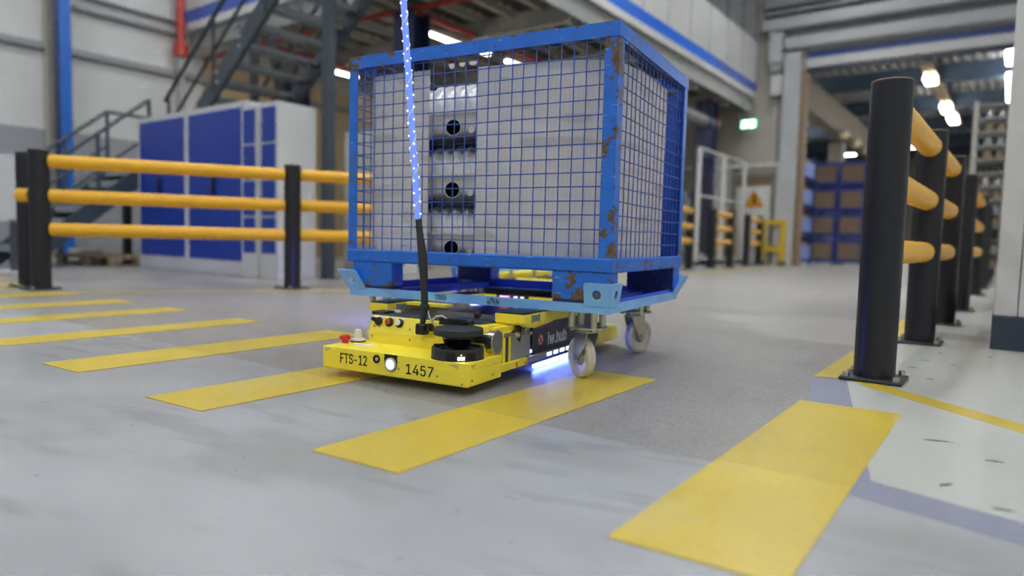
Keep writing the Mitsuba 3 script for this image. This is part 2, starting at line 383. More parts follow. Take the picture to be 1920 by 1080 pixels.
# door wall with the opening of the rolling door
OX0, OX1, OZ = -4.47, 3.2, 5.02
struct('wall_door', cat(bx(XW, OX0 - 0.02, YD, YD + 0.35, 0, 5.45), bx(OX1, 9.2, YD, YD + 0.35, 0, 5.45), bx(XW, 9.2, YD, YD + 0.35, 5.45, ZC)), 'm_concrete')
part('wall_door', 'cladding', bx(-5.5, XE, YD - 0.04, YD, 5.86, ZC), 'm_cladding')
for z0, z1, y0, m in [(6.02, 6.3, 0.35, 'm_light_grey'), (6.42, 6.5, 0.3, 'm_mid_grey'), (6.62, 7.0, 0.22, 'm_mid_grey')]:
    part('wall_door', 'rail', bx(-5.55, XE, YD - y0, YD - 0.04, z0, z1, 0.01), m)
for x in (-3.3, -0.6):
    part('wall_door', 'strut', bx(x - 0.12, x + 0.12, YD - 0.2, YD - 0.04, 6.5, ZC), 'm_light_grey')
struct('trim_1', bx(-4.97, -4.56, YD - 0.28, YD, 0, 5.42, 0.01), 'm_light_grey', 'light grey steel jamb of the rolling door')
part('trim_1', 'edge_strip', bx(-4.56, -4.46, YD - 0.1, YD + 0.36, 0, 5.0), 'm_brown', 'brown inner edge')
struct('trim_2', bx(-4.95, 4.2, YD - 0.36, YD, 5.5, 5.78, 0.012), 'm_light_grey', 'light grey steel header above the rolling door')
part('trim_2', 'housing', bx(-4.5, 4.2, YD - 0.1, YD, 5.42, 5.5), 'm_mid_grey')
struct('door_1', bx(OX0, OX1, YD + 0.02, YD + 0.12, 4.97, 5.42), 'm_band_blue_dull', 'raised rolling door, blue and white curtain edge')
part('door_1', 'white_bar', bx(OX0, OX1, YD - 0.06, YD + 0.02, 5.03, 5.27, 0.01), 'm_white', 'white bottom bar')
part('door_1', 'bottom_seal', bx(OX0, OX1, YD - 0.04, YD + 0.1, 4.93, 5.03, 0.01), 'm_navy', 'dark rubber seal')
# motor and control box on the jamb
t = thing('door_motor', 'grey door motor housing at the top left of the rolling door', 'motor')
part(t, 'housing', bx(-5.33, -5.0, YD - 0.42, YD - 0.01, 5.17, 5.95, 0.02), 'm_light_grey')
part(t, 'lower_cover', bx(-5.3, -5.02, YD - 0.36, YD - 0.01, 4.94, 5.17, 0.01), 'm_mid_grey')
t = thing('control_box', 'white control box on the wall below the door motor', 'box')
part(t, 'case', bx(-5.28, -5.0, YD - 0.3, YD - 0.01, 4.38, 4.9, 0.02), 'm_white')
part(t, 'cable', tube([(-5.1, YD - 0.05, 4.4), (-5.1, YD - 0.05, 3.2), (-5.05, YD - 0.04, 1.6)], 0.02, 8), 'm_mid_grey')
# white personnel door with its warning sign
struct('door_2', bx(-6.12, -5.18, YD - 0.05, YD, 0.02, 2.08, 0.006), 'm_white', 'white personnel door')
part('door_2', 'door_frame', cat(bx(-6.24, -6.12, YD - 0.09, YD, 0, 2.4), bx(-5.18, -5.08, YD - 0.09, YD, 0, 2.4), bx(-6.12, -5.18, YD - 0.09, YD, 2.3, 2.4)), 'm_concrete_dark')
part('door_2', 'transom', bx(-6.12, -5.18, YD - 0.03, YD, 2.08, 2.3), 'm_brown')
part('door_2', 'handle', cat(cyl((-5.28, YD - 0.05, 1.05), (-5.28, YD - 0.11, 1.05), 0.012, 8), cyl((-5.28, YD - 0.11, 1.05), (-5.42, YD - 0.11, 1.05), 0.012, 8)), 'm_black')
t = thing('warning_sign', 'yellow triangular warning sign on the white personnel door', 'sign')
tri = Polygon([(-0.24, -0.2), (0.24, -0.2), (0, 0.21)]).buffer(0.02)
part(t, 'panel', extrude(tri, 0.01, (-5.62, YD - 0.052, 1.74), (1, 0, 0), (0, 0, 1)), 'm_sign')
part(t, 'symbol', extrude(tri.buffer(-0.02).difference(tri.buffer(-0.042)).union(Polygon([(-0.09, -0.12), (0.09, -0.12), (0.03, -0.02), (0.05, 0.06), (0, 0.1), (-0.05, 0.03), (-0.02, -0.05)])), 0.004, (-5.62, YD - 0.062, 1.74), (1, 0, 0), (0, 0, 1)), 'm_black', 'black border and symbol')
t = thing('notice_sheet', 'white notice sheet at the top of the personnel door', 'notice')
part(t, 'sheet', bx(-5.98, -5.7, YD - 0.056, YD - 0.05, 1.9, 2.02), 'm_paper')

# far hall behind the opening
struct('wall_far_left', bx(-11.2, -11.0, YD + 0.35, YF, 0, ZF), 'm_concrete')
struct('wall_far_back', bx(-11.0, 9, YF - 0.2, YF, 0, ZF), 'm_concrete_dark')
struct('wall_far_right', bx(9, 9.2, YD + 0.35, YF, 0, ZF), 'm_concrete')
V, F = [], []
n = 300
xs = np.linspace(-11, 9, n + 1)
prof = np.where((np.arange(n + 1) // 2) % 2 == 0, 0.0, 0.14)
for x, z in zip(xs, prof):
    V += [(x, YD + 0.3, 6.02 + z), (x, YF, 6.02 + z)]
for i in range(n):
    F += [(2 * i, 2 * i + 1, 2 * i + 3), (2 * i, 2 * i + 3, 2 * i + 2)]
struct('ceiling_far', cat(trimesh.Trimesh(V, F, process=False), bx(-11, 9, YD + 0.3, YF, 6.25, 6.4)), 'm_corrugated', 'corrugated ceiling of the far hall')
for y in (24.2, 28.8, 33.6, 38.6, 43.0):
    part('ceiling_far', 'beam', cat(bx(-11, 9, y - 0.06, y + 0.06, 5.54, 6.01), bx(-11, 9, y - 0.14, y + 0.14, 5.5, 5.54)), 'm_far_navy', 'dark blue roof beam')
struct('trim_3', cat(bx(-5.4, -4.95, YD + 0.36, 36, 4.45, 5.35), bx(-5.4, -4.95, YD + 0.36, 19.6, 4.45, 6.0)), 'm_concrete_dim', 'concrete beam along the left of the far hall')
struct('trim_4', cat(bx(-5.8, -5.3, 28.0, 28.5, 0, 4.45)), 'm_concrete_dark', 'concrete pillar in the far hall')
part('trim_4', 'corner_strip', bx(-5.32, -5.22, 27.96, 28.0, 0, 4.4), 'm_light_grey')

# ------------------------------------------------------------------ lamps of the hall (above the frame) and of the far hall
def strip_lamp(name, x, y, z, L, w, s, col, label, group, along='y', hang=0.0, uplight=False):
    frame(x, y, z, 0 if along == 'y' else PI / 2)
    t = thing(name, label, 'lamp', group)
    if uplight:
        part(t, 'housing', bx(-0.04, 0.04, -L / 2 - 0.03, L / 2 + 0.03, 0.0, 0.06, 0.01), 'm_white')
        part(t, 'diffuser', bx(-w / 2, w / 2, -L / 2, L / 2, -0.09, -0.001, 0.02), 'm_paper', **glow(col, s))
    else:
        part(t, 'housing', bx(-w / 2 - 0.02, w / 2 + 0.02, -L / 2 - 0.03, L / 2 + 0.03, 0.0, 0.08, 0.01), 'm_white')
        part(t, 'diffuser', bx(-w / 2, w / 2, -L / 2, L / 2, -0.035, -0.001, 0.008), 'm_paper', **glow(col, s))
    if hang > 0:
        part(t, 'hanger', cat(cyl((0, -L / 3, 0.08), (0, -L / 3, 0.08 + hang), 0.008, 6), cyl((0, L / 3, 0.08), (0, L / 3, 0.08 + hang), 0.008, 6)), 'm_mid_grey')
    frame()
for x in (-9.5, -4.8, -0.6, 3.2):
    for y, k in ((-6.8, 1.15), (0.6, 0.62)):
        strip_lamp('hall_lamp', x, y, 7.7, 3.0, 0.34, LAMP_HALL * k, (0.965, 0.985, 1.0), 'long white ceiling lamp of the near hall, above the crossing', 'ceiling lamps of the near hall', hang=0.42)
for x, y, k in ((-9.5, 5.4, 1.2), (-4.6, 5.6, 1.2), (-1.6, 5.6, 1.2), (1.4, 5.6, 1.2), (-3.6, 10.4, 1.2), (-3.6, 15.2, 1.0)):
    strip_lamp('hall_lamp', x, y, 7.7, 3.0, 0.34, LAMP_HALL * k, (0.965, 0.985, 1.0), 'long white ceiling lamp of the near hall, above the crossing', 'ceiling lamps of the near hall', hang=0.42)
warm = (1.0, 0.95, 0.80)
for i, (x, y0, y1) in enumerate([(-11.2, 8.04, 8.45), (-11.2, 8.6, 8.72), (-11.15, 8.92, 9.6), (-7.75, 8.05, 8.98), (-7.68, 9.45, 9.62), (-7.68, 10.15, 10.9), (-7.7, 13.0, 14.2), (-10.4, 13.5, 14.7)]):
    strip_lamp('tube_lamp', x, (y0 + y1) / 2, 3.78, y1 - y0, 0.085, LAMP_MEZZ, warm, ['bright tube lamp seen between the stair treads', 'short bright tube lamp left of the dark stair column', 'bright tube lamp right of the dark stair column', 'bright tube lamp above the upper rail of the mesh cage', 'short tube lamp seen through the top of the cage mesh', 'tube lamp seen above the white sheet in the cage', 'tube lamp deep below the platform, behind the cage', 'tube lamp deep below the platform, behind the dark column'][i], 'tube lamps below the platform', hang=0.3)
strip_lamp('far_tube_lamp', -7.1, 38.0, 5.2, 1.0, 0.35, LAMP_FAR, (1, 1, 0.93), 'bright lamp above the stacked mesh boxes in the far hall', 'lamps of the far hall', 'x', hang=0.8)
strip_lamp('far_tube_lamp', -4.33, 38.0, 5.4, 1.0, 0.35, LAMP_FAR, (1, 1, 0.93), 'bright lamp right of the first bollard in the far hall', 'lamps of the far hall', 'x', hang=0.6)
for x, y, L, lab in [(-2.16, 23.1, 0.8, 'upper lamp of the row under the far hall ceiling'), (-2.09, 28.0, 1.3, 'middle lamp of the row under the far hall ceiling'), (-2.03, 30.4, 1.4, 'lower lamp of the row under the far hall ceiling')]:
    strip_lamp('far_row_lamp', x, y, 5.4, L, 0.3, LAMP_FAR, (1, 0.93, 0.82), lab, 'row of lamps in the far hall', hang=0.12, uplight=True)
whole('conduit', cat(beam((-2.18, 21.6, 5.525), (-2.0, 32.6, 5.525), 0.3, 0.06)), 'm_tan', 'tan cable tray carrying the row of lamps in the far hall', 'cable tray')
for i, (x, y, L) in enumerate([(-0.32, 21.12, 1.3), (-0.32, 25.05, 4.0), (3.6, 21.5, 3.0), (3.6, 26.4, 3.0), (3.6, 36.0, 3.0), (-7.6, 22.0, 3.0), (-8.0, 31.0, 3.0)]):
    strip_lamp('far_side_lamp', x + (0.08 if i < 2 else 0), y, 5.35, L, 0.3 if i < 2 else 0.5, LAMP_FAR, (1, 1, 0.97), ['upper lamp beside the white panel wall in the far hall', 'lower lamp beside the white panel wall in the far hall'][i] if i < 2 else 'unseen lamp added to brighten the far hall', 'lamps at the panel wall' if i < 2 else 'added unseen lamps of the far hall', hang=0.6, uplight=True)  # all but the first two are added out of view to brighten the hall
for i in range(5):
    y = 25.8 + 2.3 * i
    frame(-4.86, y, 4.38 - 0.0 * i)
    t = thing('globe_lamp', ['nearest', 'second', 'third', 'fourth', 'farthest'][i] + ' of five small pale globe lamps along the concrete beam', 'lamp', 'globe lamps along the concrete beam')
    part(t, 'globe', trimesh.creation.icosphere(2, 0.15), 'm_pale_dot', smooth=True)
    part(t, 'bracket', bx(-0.1, 0.02, -0.03, 0.03, 0.1, 0.2), 'm_mid_grey')
frame()

# ================================================================== platform (mezzanine)
MX, MY, MYE = -5.6, 6.95, 18.06
t = MZ = thing('platform', 'raised steel platform with a blue band and white wall panels', 'platform')
k = part(t, 'fascia', cat(bx(MX, MX + 0.05, MY, MYE, 4.28, 4.42), bx(XW + 0.02, MX + 0.05, MY - 0.05, MY, 4.28, 4.42)), 'm_white', 'white lip below the blue band')
part(t, 'blue_band', bx(MX, MX + 0.035, MY - 0.03, 15.2, 4.42, 4.66), 'm_band_blue', 'blue band along the right side')
part(t, 'blue_band', bx(MX, MX + 0.035, 15.2, MYE, 4.42, 4.66), 'm_band_blue_dull', 'duller end of the blue band')  # far end of the band in the duller blue
part(t, 'blue_band', bx(XW + 0.02, MX, MY - 0.035, MY, 4.42, 4.66), 'm_band_blue_dull', 'blue band along the front')
ys = np.arange(MY, MYE, 1.11)
for i, y in enumerate(ys):
    y1 = min(y + 1.08, MYE)
    part(t, 'wall_panel', bx(MX - 0.06, MX + 0.02, y + 0.015, y1, 4.66, 5.72, 0.004), 'm_panel_white')
    part(t, 'panel_joint', bx(MX - 0.05, MX + 0.026, y - 0.022, y + 0.012, 4.66, 5.72), 'm_seam')
    part(t, 'fence_post', bx(MX - 0.03, MX + 0.01, y - 0.02, y + 0.012, 5.72, 7.2), 'm_navy_steel')
part(t, 'fence_post', bx(MX - 0.05, MX + 0.03, MYE, MYE + 0.03, 4.3, 7.2), 'm_mid_grey')
for i in range(7):
    x = XW + 0.05 + i * 1.06
    part(t, 'wall_panel', bx(x, x + 1.03, MY - 0.02, MY + 0.06, 4.66, 7.0, 0.004), 'm_panel_white')
wires = [bx(MX - 0.004, MX + 0.004, MY, MYE, z - 0.004, z + 0.004) for z in np.arange(5.76, 7.2, 0.06)] + [bx(MX - 0.004, MX + 0.004, y - 0.004, y + 0.004, 5.72, 7.2) for y in np.arange(MY, MYE, 0.06)]
part(t, 'mesh_fence', cat(wires), 'm_mid_grey', 'wire mesh above the panels', stuff=True)
# perforated edge beams
front = sbox(XW + 0.05, 3.95, MX, 4.28)
for i, x in enumerate(np.arange(-12.6, -5.8, 0.44)):
    front = front.difference(Point(x, 4.13).buffer(0.045, 8))
part(t, 'edge_beam', extrude(front, 0.04, (0, MY + 0.1, 0), (1, 0, 0), (0, 0, 1)), 'm_galv', 'galvanised front beam with a row of holes')
part(t, 'edge_beam', bx(MX - 0.08, MX - 0.03, MY + 0.1, MYE - 0.02, 3.95, 4.28), 'm_galv')
part(t, 'edge_beam', bx(XW + 0.05, MX - 0.03, MYE - 0.08, MYE - 0.02, 3.95, 4.28), 'm_galv')
part(t, 'deck', bx(XW + 0.02, MX - 0.03, MY + 0.14, MYE, 4.26, 4.3), 'm_deck_under')
for y in (9.1, 11.7, 14.4, 16.4):
    part(t, 'main_beam', cat(bx(XW + 0.05, MX - 0.09, y - 0.012, y + 0.012, 3.88, 4.16), bx(XW + 0.05, MX - 0.09, y - 0.08, y + 0.08, 3.86, 3.88)), 'm_joist')
for x in np.arange(-12.4, MX - 0.3, 0.62):
    part(t, 'joist', cat(bx(x - 0.01, x + 0.01, MY + 0.15, MYE - 0.09, 4.12, 4.26), bx(x - 0.05, x + 0.05, MY + 0.15, MYE - 0.09, 4.11, 4.125)), 'm_joist')
glints = []  # bright blurred highlights under the deck, painted as pale discs
for x in np.arange(-12.1, MX - 0.3, 0.62):
    for y in np.arange(7.6, 13.5, 1.3):
        for dy in (-0.11, 0.11):
            glints.append(cyl((x + 0.31, y + dy, 4.26), (x + 0.31, y + dy, 4.225), 0.055, 10))
part(t, 'deck_glints', cat(glints), 'm_pale_dot', 'pale discs painted as blurred highlights under the deck', stuff=True)
# columns
def ibeam(x, y, z0, z1, w, dpt, tk=0.016):
    return cat(bx(x - w / 2, x + w / 2, y - dpt / 2, y - dpt / 2 + tk, z0, z1), bx(x - w / 2, x + w / 2, y + dpt / 2 - tk, y + dpt / 2, z0, z1), bx(x - tk / 2, x + tk / 2, y - dpt / 2 + tk, y + dpt / 2 - tk, z0, z1))
for x, y in [(-7.58, 7.6), (-12.6, 9.2), (-6.05, 16.0), (-9.2, 12.2)]:
    part(t, 'column', cat(ibeam(x, y, 0, 3.9, 0.42, 0.36), bx(x - 0.25, x + 0.25, y - 0.25, y + 0.25, 0, 0.025)), 'm_navy_steel', 'navy blue steel column')
# sprinkler pipes under the platform
frame()
for i, (p0, p1) in enumerate([((-9.2, 7.36, 3.92), (-6.2, 7.6, 3.92)), ((-7.55, 7.7, 3.92), (-7.5, 12.5, 3.92)), ((-12.9, 7.3, 3.86), (-9.6, 7.3, 3.86)), ((-10.98, 7.4, 3.86), (-10.95, 11.5, 3.86))]):
    p = whole('sprinkler_pipe', cyl(p0, p1, 0.042, 12), 'm_red_pipe', ['red sprinkler pipe crossing behind the LED rod, below the platform', 'red sprinkler pipe running away above the mesh cage', 'red sprinkler pipe below the platform behind the stair stringer', 'red sprinkler pipe running away behind the stair treads'][i], 'pipe', 'sprinkler pipes below the platform', smooth=40)
t = thing('riser_pipe', 'red vertical sprinkler riser with a silver foot on the left wall', 'pipe')
part(t, 'pipe', cyl((-12.72, 6.72, 3.75), (-12.72, 6.72, 7.0), 0.075, 14), 'm_red_pipe', smooth=40)
part(t, 'flange', cyl((-12.72, 6.72, 3.75), (-12.72, 6.72, 3.98), 0.13, 14), 'm_red_pipe', smooth=40)
part(t, 'flange', cyl((-12.72, 6.72, 4.3), (-12.72, 6.72, 4.36), 0.1, 14), 'm_red_pipe', smooth=40)
part(t, 'lower_pipe', cyl((-12.72, 6.72, 0.0), (-12.72, 6.72, 3.75), 0.06, 14), 'm_galv', 'silver lower pipe', smooth=40)
# blue column on the left wall
t = thing('wall_column', 'bright blue steel column standing against the left wall', 'column')
part(t, 'flange', bx(-12.62, -12.6, 4.66, 4.83, 0, 8.0), 'm_blue_steel')
part(t, 'inner_flange', bx(-12.66, -12.64, 4.595, 4.655, 0, 8.0), 'm_navy_steel')
part(t, 'flange', bx(-12.92, -12.90, 4.70, 4.83, 0, 8.0), 'm_blue_steel')
part(t, 'web', bx(-12.90, -12.62, 4.76, 4.775, 0, 8.0), 'm_navy_steel')
for i in range(9):
    part(t, 'bracket', bx(-12.90, -12.62, 4.70, 4.76, 1.3 + 0.2 * i, 1.36 + 0.2 * i), 'm_mid_grey')

# ================================================================== stairs
t = thing('stair_upper', 'dark grey steel stair climbing to the platform above the blue cabinets', 'stairs')
tan = 0.75
def su(x, off=0.0):
    return 2.25 + (x + 8.86) * tan + off
X0, X1 = -10.05, -6.05
for y in (5.1, 6.3):
    part(t, 'stringer', beam((X0, y, su(X0, 0.12)), (X1, y, su(X1, 0.12)), 0.06, 0.24), 'm_stair')
for i in range(14):
    x = -9.9 + 0.2667 * i + 0.1
    z = su(x, 0.185)
    part(t, 'tread', cat(bx(x - 0.12, x + 0.12, 5.14, 6.26, z, z + 0.025), bx(x - 0.12, x - 0.105, 5.14, 6.26, z - 0.035, z), bx(x + 0.105, x + 0.12, 5.14, 6.26, z - 0.035, z)), 'm_tread')
for y in (5.07, 6.33):
    for o, r in ((1.02, 0.026), (0.58, 0.021)):
        part(t, 'handrail', tube([(X0 - 0.0, y, su(X0, o)), (X1, y, su(X1, o))], r, 10), 'm_stair_dark', smooth=40)
    for x in (-9.95, -8.75, -7.6, -6.5):
        part(t, 'rail_post', cyl((x, y, su(x, 0.05)), (x, y, su(x, 1.02)), 0.022, 10), 'm_stair_dark', smooth=40)
bolts = [cyl((x, 5.07, su(x, 0.1 + o)), (x, 5.055, su(x, 0.1 + o)), 0.022, 8) for x in np.arange(-9.2, -6.3, 0.53) for o in (0.0, 0.12)]
part(t, 'bolt_heads', cat(bolts), 'm_light_grey', 'shiny bolt heads', stuff=True)
part(t, 'landing', bx(X1 - 0.05, -4.7, 5.05, 6.9, su(X1, 0.0), su(X1, 0.2)), 'm_stair')
part(t, 'column', cat(bx(-6.275, -6.155, 4.90, 5.00, 0.0, su(X1, 0.0)), bx(-6.3, -6.1, 4.885, 5.06, 0, 0.015)), 'm_stair', 'dark square column')
part(t, 'gusset', extrude(Polygon([(-6.08, 3.1), (-5.75, 3.95), (-5.35, 4.3), (-6.08, 4.3)]), 0.02, (0, 5.05, 0), (1, 0, 0), (0, 0, 1)), 'm_stair')
part(t, 'landing_leg', bx(-9.98, -9.86, 6.1, 6.22, 0, su(-9.92, 0.1)), 'm_stair_dark')
part(t, 'landing_leg', bx(-9.98, -9.86, 5.15, 5.27, 0, su(-9.92, 0.1)), 'm_stair_dark')
for p0, p1 in [((-9.5, 6.45, 3.6), (-9.05, 6.45, 1.9)), ((-9.95, 6.45, 3.9), (-9.95, 6.45, 0.0))]:
    part(t, 'brace', beam(p0, p1, 0.1, 0.1, (0, 1, 0)), 'm_stair_dark')
# lower flight along the left wall
t = thing('stair_lower', 'dark grey steel stair with handrails rising behind the yellow barrier at the left wall', 'stairs')
def sl(y, off=0.0):
    return 0.02 + (y - 3.12) * 0.82 + off
for x in (-9.7, -10.7):
    part(t, 'stringer', beam((x, 3.05, sl(3.05, 0.05)), (x, 4.72, sl(4.72, 0.05)), 0.05, 0.22), 'm_stair')
for i in range(7):
    y = 3.3 + 0.22 * i
    z = sl(y, 0.07)
    part(t, 'tread', cat(bx(-10.67, -9.73, y - 0.12, y + 0.12, z, z + 0.03), bx(-10.67, -9.73, y - 0.12, y - 0.1, z - 0.06, z)), 'm_tread')
ZL = sl(4.72, 0.02)
part(t, 'landing', bx(-10.9, -9.65, 4.72, 6.4, ZL - 0.12, ZL), 'm_tread')
for x, yt in ((-9.68, 4.66), (-10.72, 4.56)):
    for o, r in ((1.0, 0.024), (0.52, 0.02)):
        part(t, 'handrail', tube([(x, 3.38, sl(3.38, o)), (x, yt, sl(yt, o))], r, 10), 'm_stair', smooth=40)
    for y in (3.42, 4.0, yt):
        part(t, 'rail_post', cyl((x, y, sl(y, -0.02)), (x, y, sl(y, 1.0)), 0.026, 10), 'm_stair', smooth=40)
part(t, 'handrail', tube([(-10.72, 4.56, sl(4.56, 1.0)), (-10.72, 6.4, sl(4.56, 1.0))], 0.024, 10), 'm_stair', smooth=40)
for y in (5.2, 6.3):
    part(t, 'rail_post', cyl((-10.72, y, ZL), (-10.72, y, sl(4.56, 1.0)), 0.03, 10), 'm_stair')
for x, y in ((-9.75, 4.85), (-10.8, 4.85), (-9.75, 6.3)):
    part(t, 'leg', bx(x - 0.05, x + 0.05, y - 0.05, y + 0.05, 0, ZL - 0.12), 'm_stair_dark')

# ================================================================== cabinets, lockers and what stands behind the left barrier
def door(root, x0, x1, y, z0, z1, name='door'):
    return part(root, name, bx(x0, x1, y - 0.012, y + 0.012, z0, z1, 0.003), 'm_door_blue')
t = thing('tool_cabinet', 'wide grey cabinet with two large blue doors and black handles', 'cabinet')
part(t, 'body', bx(-9.67, -7.07, 4.5, 5.02, 0.0, 2.0, 0.006), 'm_cabinet_grey')
for x0, x1, hx in ((-9.60, -8.46, -9.05), (-8.34, -7.12, -7.76)):
    dk = door(t, x0, x1, 4.5, 0.17, 1.93)
    part(dk, 'handle', cat(bx(hx - 0.022, hx + 0.022, 4.455, 4.49, 0.90, 1.16, 0.008), cyl((hx, 4.49, 1.17), (hx, 4.46, 1.17), 0.02, 10)), 'm_black', 'black lever handle')
for i, (x0, x1) in enumerate(((-7.01, -6.69), (-6.66, -6.32))):
    t = thing('locker', ['narrow grey locker with four small blue doors, next to the wide cabinet', 'narrow grey locker with four small blue doors, next to the dark column'][i], 'locker', 'narrow lockers beside the tool cabinet')
    part(t, 'body', bx(x0, x1, 4.38, 4.87, 0.0, 1.9, 0.006), 'm_cabinet_grey')
    zs = [0.30, 0.74, 1.16, 1.545, 1.86]
    zs = [0.27, 0.68, 1.08, 1.47, 1.86]
    for j in range(4):
        dk = door(t, x0 + 0.05, x1 - 0.05, 4.38, zs[j] + 0.012, zs[j + 1] - 0.012)
        part(dk, 'lock', cyl((x0 + 0.075, 4.368, zs[j] + 0.24), (x0 + 0.075, 4.35, zs[j] + 0.24), 0.014, 10), 'm_steel')
t = thing('white_cabinet', 'off-white cabinet half hidden between the dark column and the mesh cage', 'cabinet')
part(t, 'body', bx(-7.2, -6.3, 6.0, 6.5, 0.0, 1.86, 0.006), 'm_cabinet_grey')
part(t, 'door', bx(-7.17, -6.33, 5.985, 6.0, 0.1, 1.82, 0.003), 'm_cabinet_grey')
t = thing('coat', 'dark coat hanging behind the mesh cage beside the dark column', 'coat')
part(t, 'body', trimesh.util.concatenate([lathe([(0.0, 0.0), (0.2, 0.02), (0.17, 0.5), (0.12, 0.75), (0.05, 0.85), (0.0, 0.86)], (-6.95, 6.9, 1.85))]), 'm_black', smooth=True)
t = thing('tan_sack', 'pale tan sack on top of the off-white cabinet', 'sack')
part(t, 'body', lathe([(0.0, 0.0), (0.14, 0.01), (0.17, 0.2), (0.13, 0.4), (0.06, 0.5), (0.0, 0.52)], (-7.06, 6.2, 1.862), n=14), 'm_tan', smooth=True)
for i, (p0, p1, m) in enumerate([((-5.95, 5.35, 0.0), (-5.35, 5.8, 1.0), 'm_mid_grey'), ((-5.72, 5.35, 0.0), (-5.12, 5.8, 1.0), 'm_stair_dark')]):
    whole('leaning_channel', beam(p0, p1, 0.14, 0.05, (1, 0, 0)), m, ['light grey steel channel leaning beside the dark column, behind the cage', 'dark steel channel leaning behind the cage'][i], 'steel channel')
t = thing('wooden_pallet', 'weathered wooden pallet under the lower stair, left of the blue cabinet', 'pallet')
frame(-10.26, 4.36, 0, 0.22)
for i in range(5):
    part(t, 'deck_board', bx(-0.6 , 0.6, -0.35 + i * 0.16, -0.23 + i * 0.16, 0.122, 0.144), 'm_wood')
for x in (-0.53, 0, 0.53):
    for y in (-0.33, 0.0, 0.33):
        part(t, 'block', bx(x - 0.07, x + 0.07, y - 0.03, y + 0.05, 0.022, 0.1), 'm_wood')
    part(t, 'runner', bx(x - 0.05, x + 0.05, -0.36, 0.4, 0.0, 0.022), 'm_wood')
    part(t, 'stringer_board', bx(x - 0.07, x + 0.07, -0.36, 0.4, 0.1, 0.122), 'm_wood')
frame()
t = thing('concrete_block', 'low rough concrete block beside the pallet under the stair', 'block')
part(t, 'body', bx(-11.5, -11.0, 4.3, 4.6, 0, 0.2, 0.02), 'm_concrete')
t = thing('notice_board', 'white board on legs at the left edge, behind the barrier post', 'board')
frame(-8.9, 2.70, 0, 0.9)
part(t, 'panel', bx(-0.9, 0.27, -0.02, 0.02, 0.56, 1.28, 0.006), 'm_cabinet_grey')
part(t, 'screw_heads', cat([cyl((0.21, -0.02, z), (0.21, -0.03, z), 0.012, 8) for z in (0.6, 1.23)]), 'm_mid_grey', stuff=True)
for x in (-0.75, 0.1):
    part(t, 'leg', bx(x - 0.03, x + 0.03, -0.02, 0.04, 0, 0.58), 'm_stair')
part(t, 'foot_plate', bx(-0.9, 0.2, -0.2, 0.25, 0.0, 0.02), 'm_light_grey')
frame()

# ================================================================== barriers
def bollard(root, x, y, h, r, m='m_post', plate=0.115):
    k = part(root, 'post', lathe([(0, 0.012), (r, 0.012), (r, h - 0.005), (r - 0.003, h - 0.003), (0, h - 0.003)], (x, y, 0), n=40), m, smooth=35)
    part(k, 'rim', lathe([(r - 0.006, h - 0.004), (r + 0.0008, h - 0.006), (r + 0.0008, h - 0.002), (r - 0.002, h), (r - 0.006, h), (r - 0.006, h - 0.004)], (x, y, 0), n=40), 'm_rim', smooth=50)
    part(k, 'base_plate', bx(x - plate, x + plate, y - plate, y + plate, 0.0022, 0.014, 0.003), 'm_plate')
    bl = [lathe([(0, 0.02), (0.012, 0.018), (0.012, 0), (0, 0)], (x + sx * (plate - 0.022), y + sy * (plate - 0.022), 0.014), n=8) for sx in (-1, 1) for sy in (-1, 1)]
    part(k, 'anchor_bolts', cat(bl), 'm_zinc', stuff=True)
    return k
def rail(root, p, q, z, r, m='m_rail', gap=0.066):
    p, q = np.array(p, float), np.array(q, float)
    u = (q - p) / np.linalg.norm(q - p)
    a, b = np.append(p + u * gap, z), np.append(q - u * gap, z)
    L = np.linalg.norm(b - a)
    k = part(root, 'rail', lathe([(0, 0), (r - 0.012, 0), (r, 0.008), (r, L - 0.008), (r - 0.012, L), (0, L)], a, b - a, n=24), m, smooth=35)
    return k
RZ = (0.486, 0.755, 1.03)
t = thing('safety_barrier', 'yellow three-rail barrier with black posts in front of the blue cabinets', 'barrier')
Pl = [(-6.28, 2.155), (-5.275, 3.805), (-4.25, 5.48)]
for p in Pl:
    bollard(t, *p, 1.119, 0.073)
for p, q in zip(Pl, Pl[1:]):
    for z in RZ:
        rail(t, p, q, z, 0.054)
        u = (np.array(q) - p) / np.linalg.norm(np.array(q) - p)
        for a, s in ((np.array(p), 1), (np.array(q), -1)):
            c0, c1 = np.append(a + s * u * 0.068, z), np.append(a + s * u * 0.1, z)
            part(t, 'collar', cyl(c0, c1, 0.036, 12), 'm_black')
bollard(t, -6.635, 2.185, 1.119, 0.073)
part(t, 'rail_stub', cyl((-6.335, 2.115, RZ[1]), (-6.412, 2.058, RZ[1]), 0.054, 20), 'm_rail', smooth=35)

def rowx(y):
    return -0.391 + 0.09 * min(1.0, (y - 2.89) / 4.5)
rows = [[2.89, 4.20, 5.40], [6.72, 9.25], [10.9, 12.05], [13.5, 15.2, 17.2]]
lab = ['nearest of the black and yellow barriers at the right, three posts', 'second barrier in the row at the right, two posts', 'third barrier in the row at the right, far down the lane', 'last barrier in the row at the right, by the rolling door']
for ysr, lb in zip(rows, lab):
    t = thing('safety_barrier', lb, 'barrier', 'barriers along the white panel wall')
    for y in ysr:
        bollard(t, rowx(y), y, 1.119, 0.0715, plate=0.105)
    for y0, y1 in zip(ysr, ysr[1:]):
        for z in RZ:
            rail(t, (rowx(y0), y0), (rowx(y1), y1), z, 0.052)
mids = [([(-4.55, 10.4), (-5.05, 12.74)], 'yellow and black barrier just right of the mesh cage'), ([(-5.02, 13.87), (-4.93, 14.75)], 'short yellow and black barrier in front of the white fence, second from the cage'), ([(-5.14, 16.55), (-5.2, 17.75)], 'short yellow and black barrier in front of the white personnel door')]
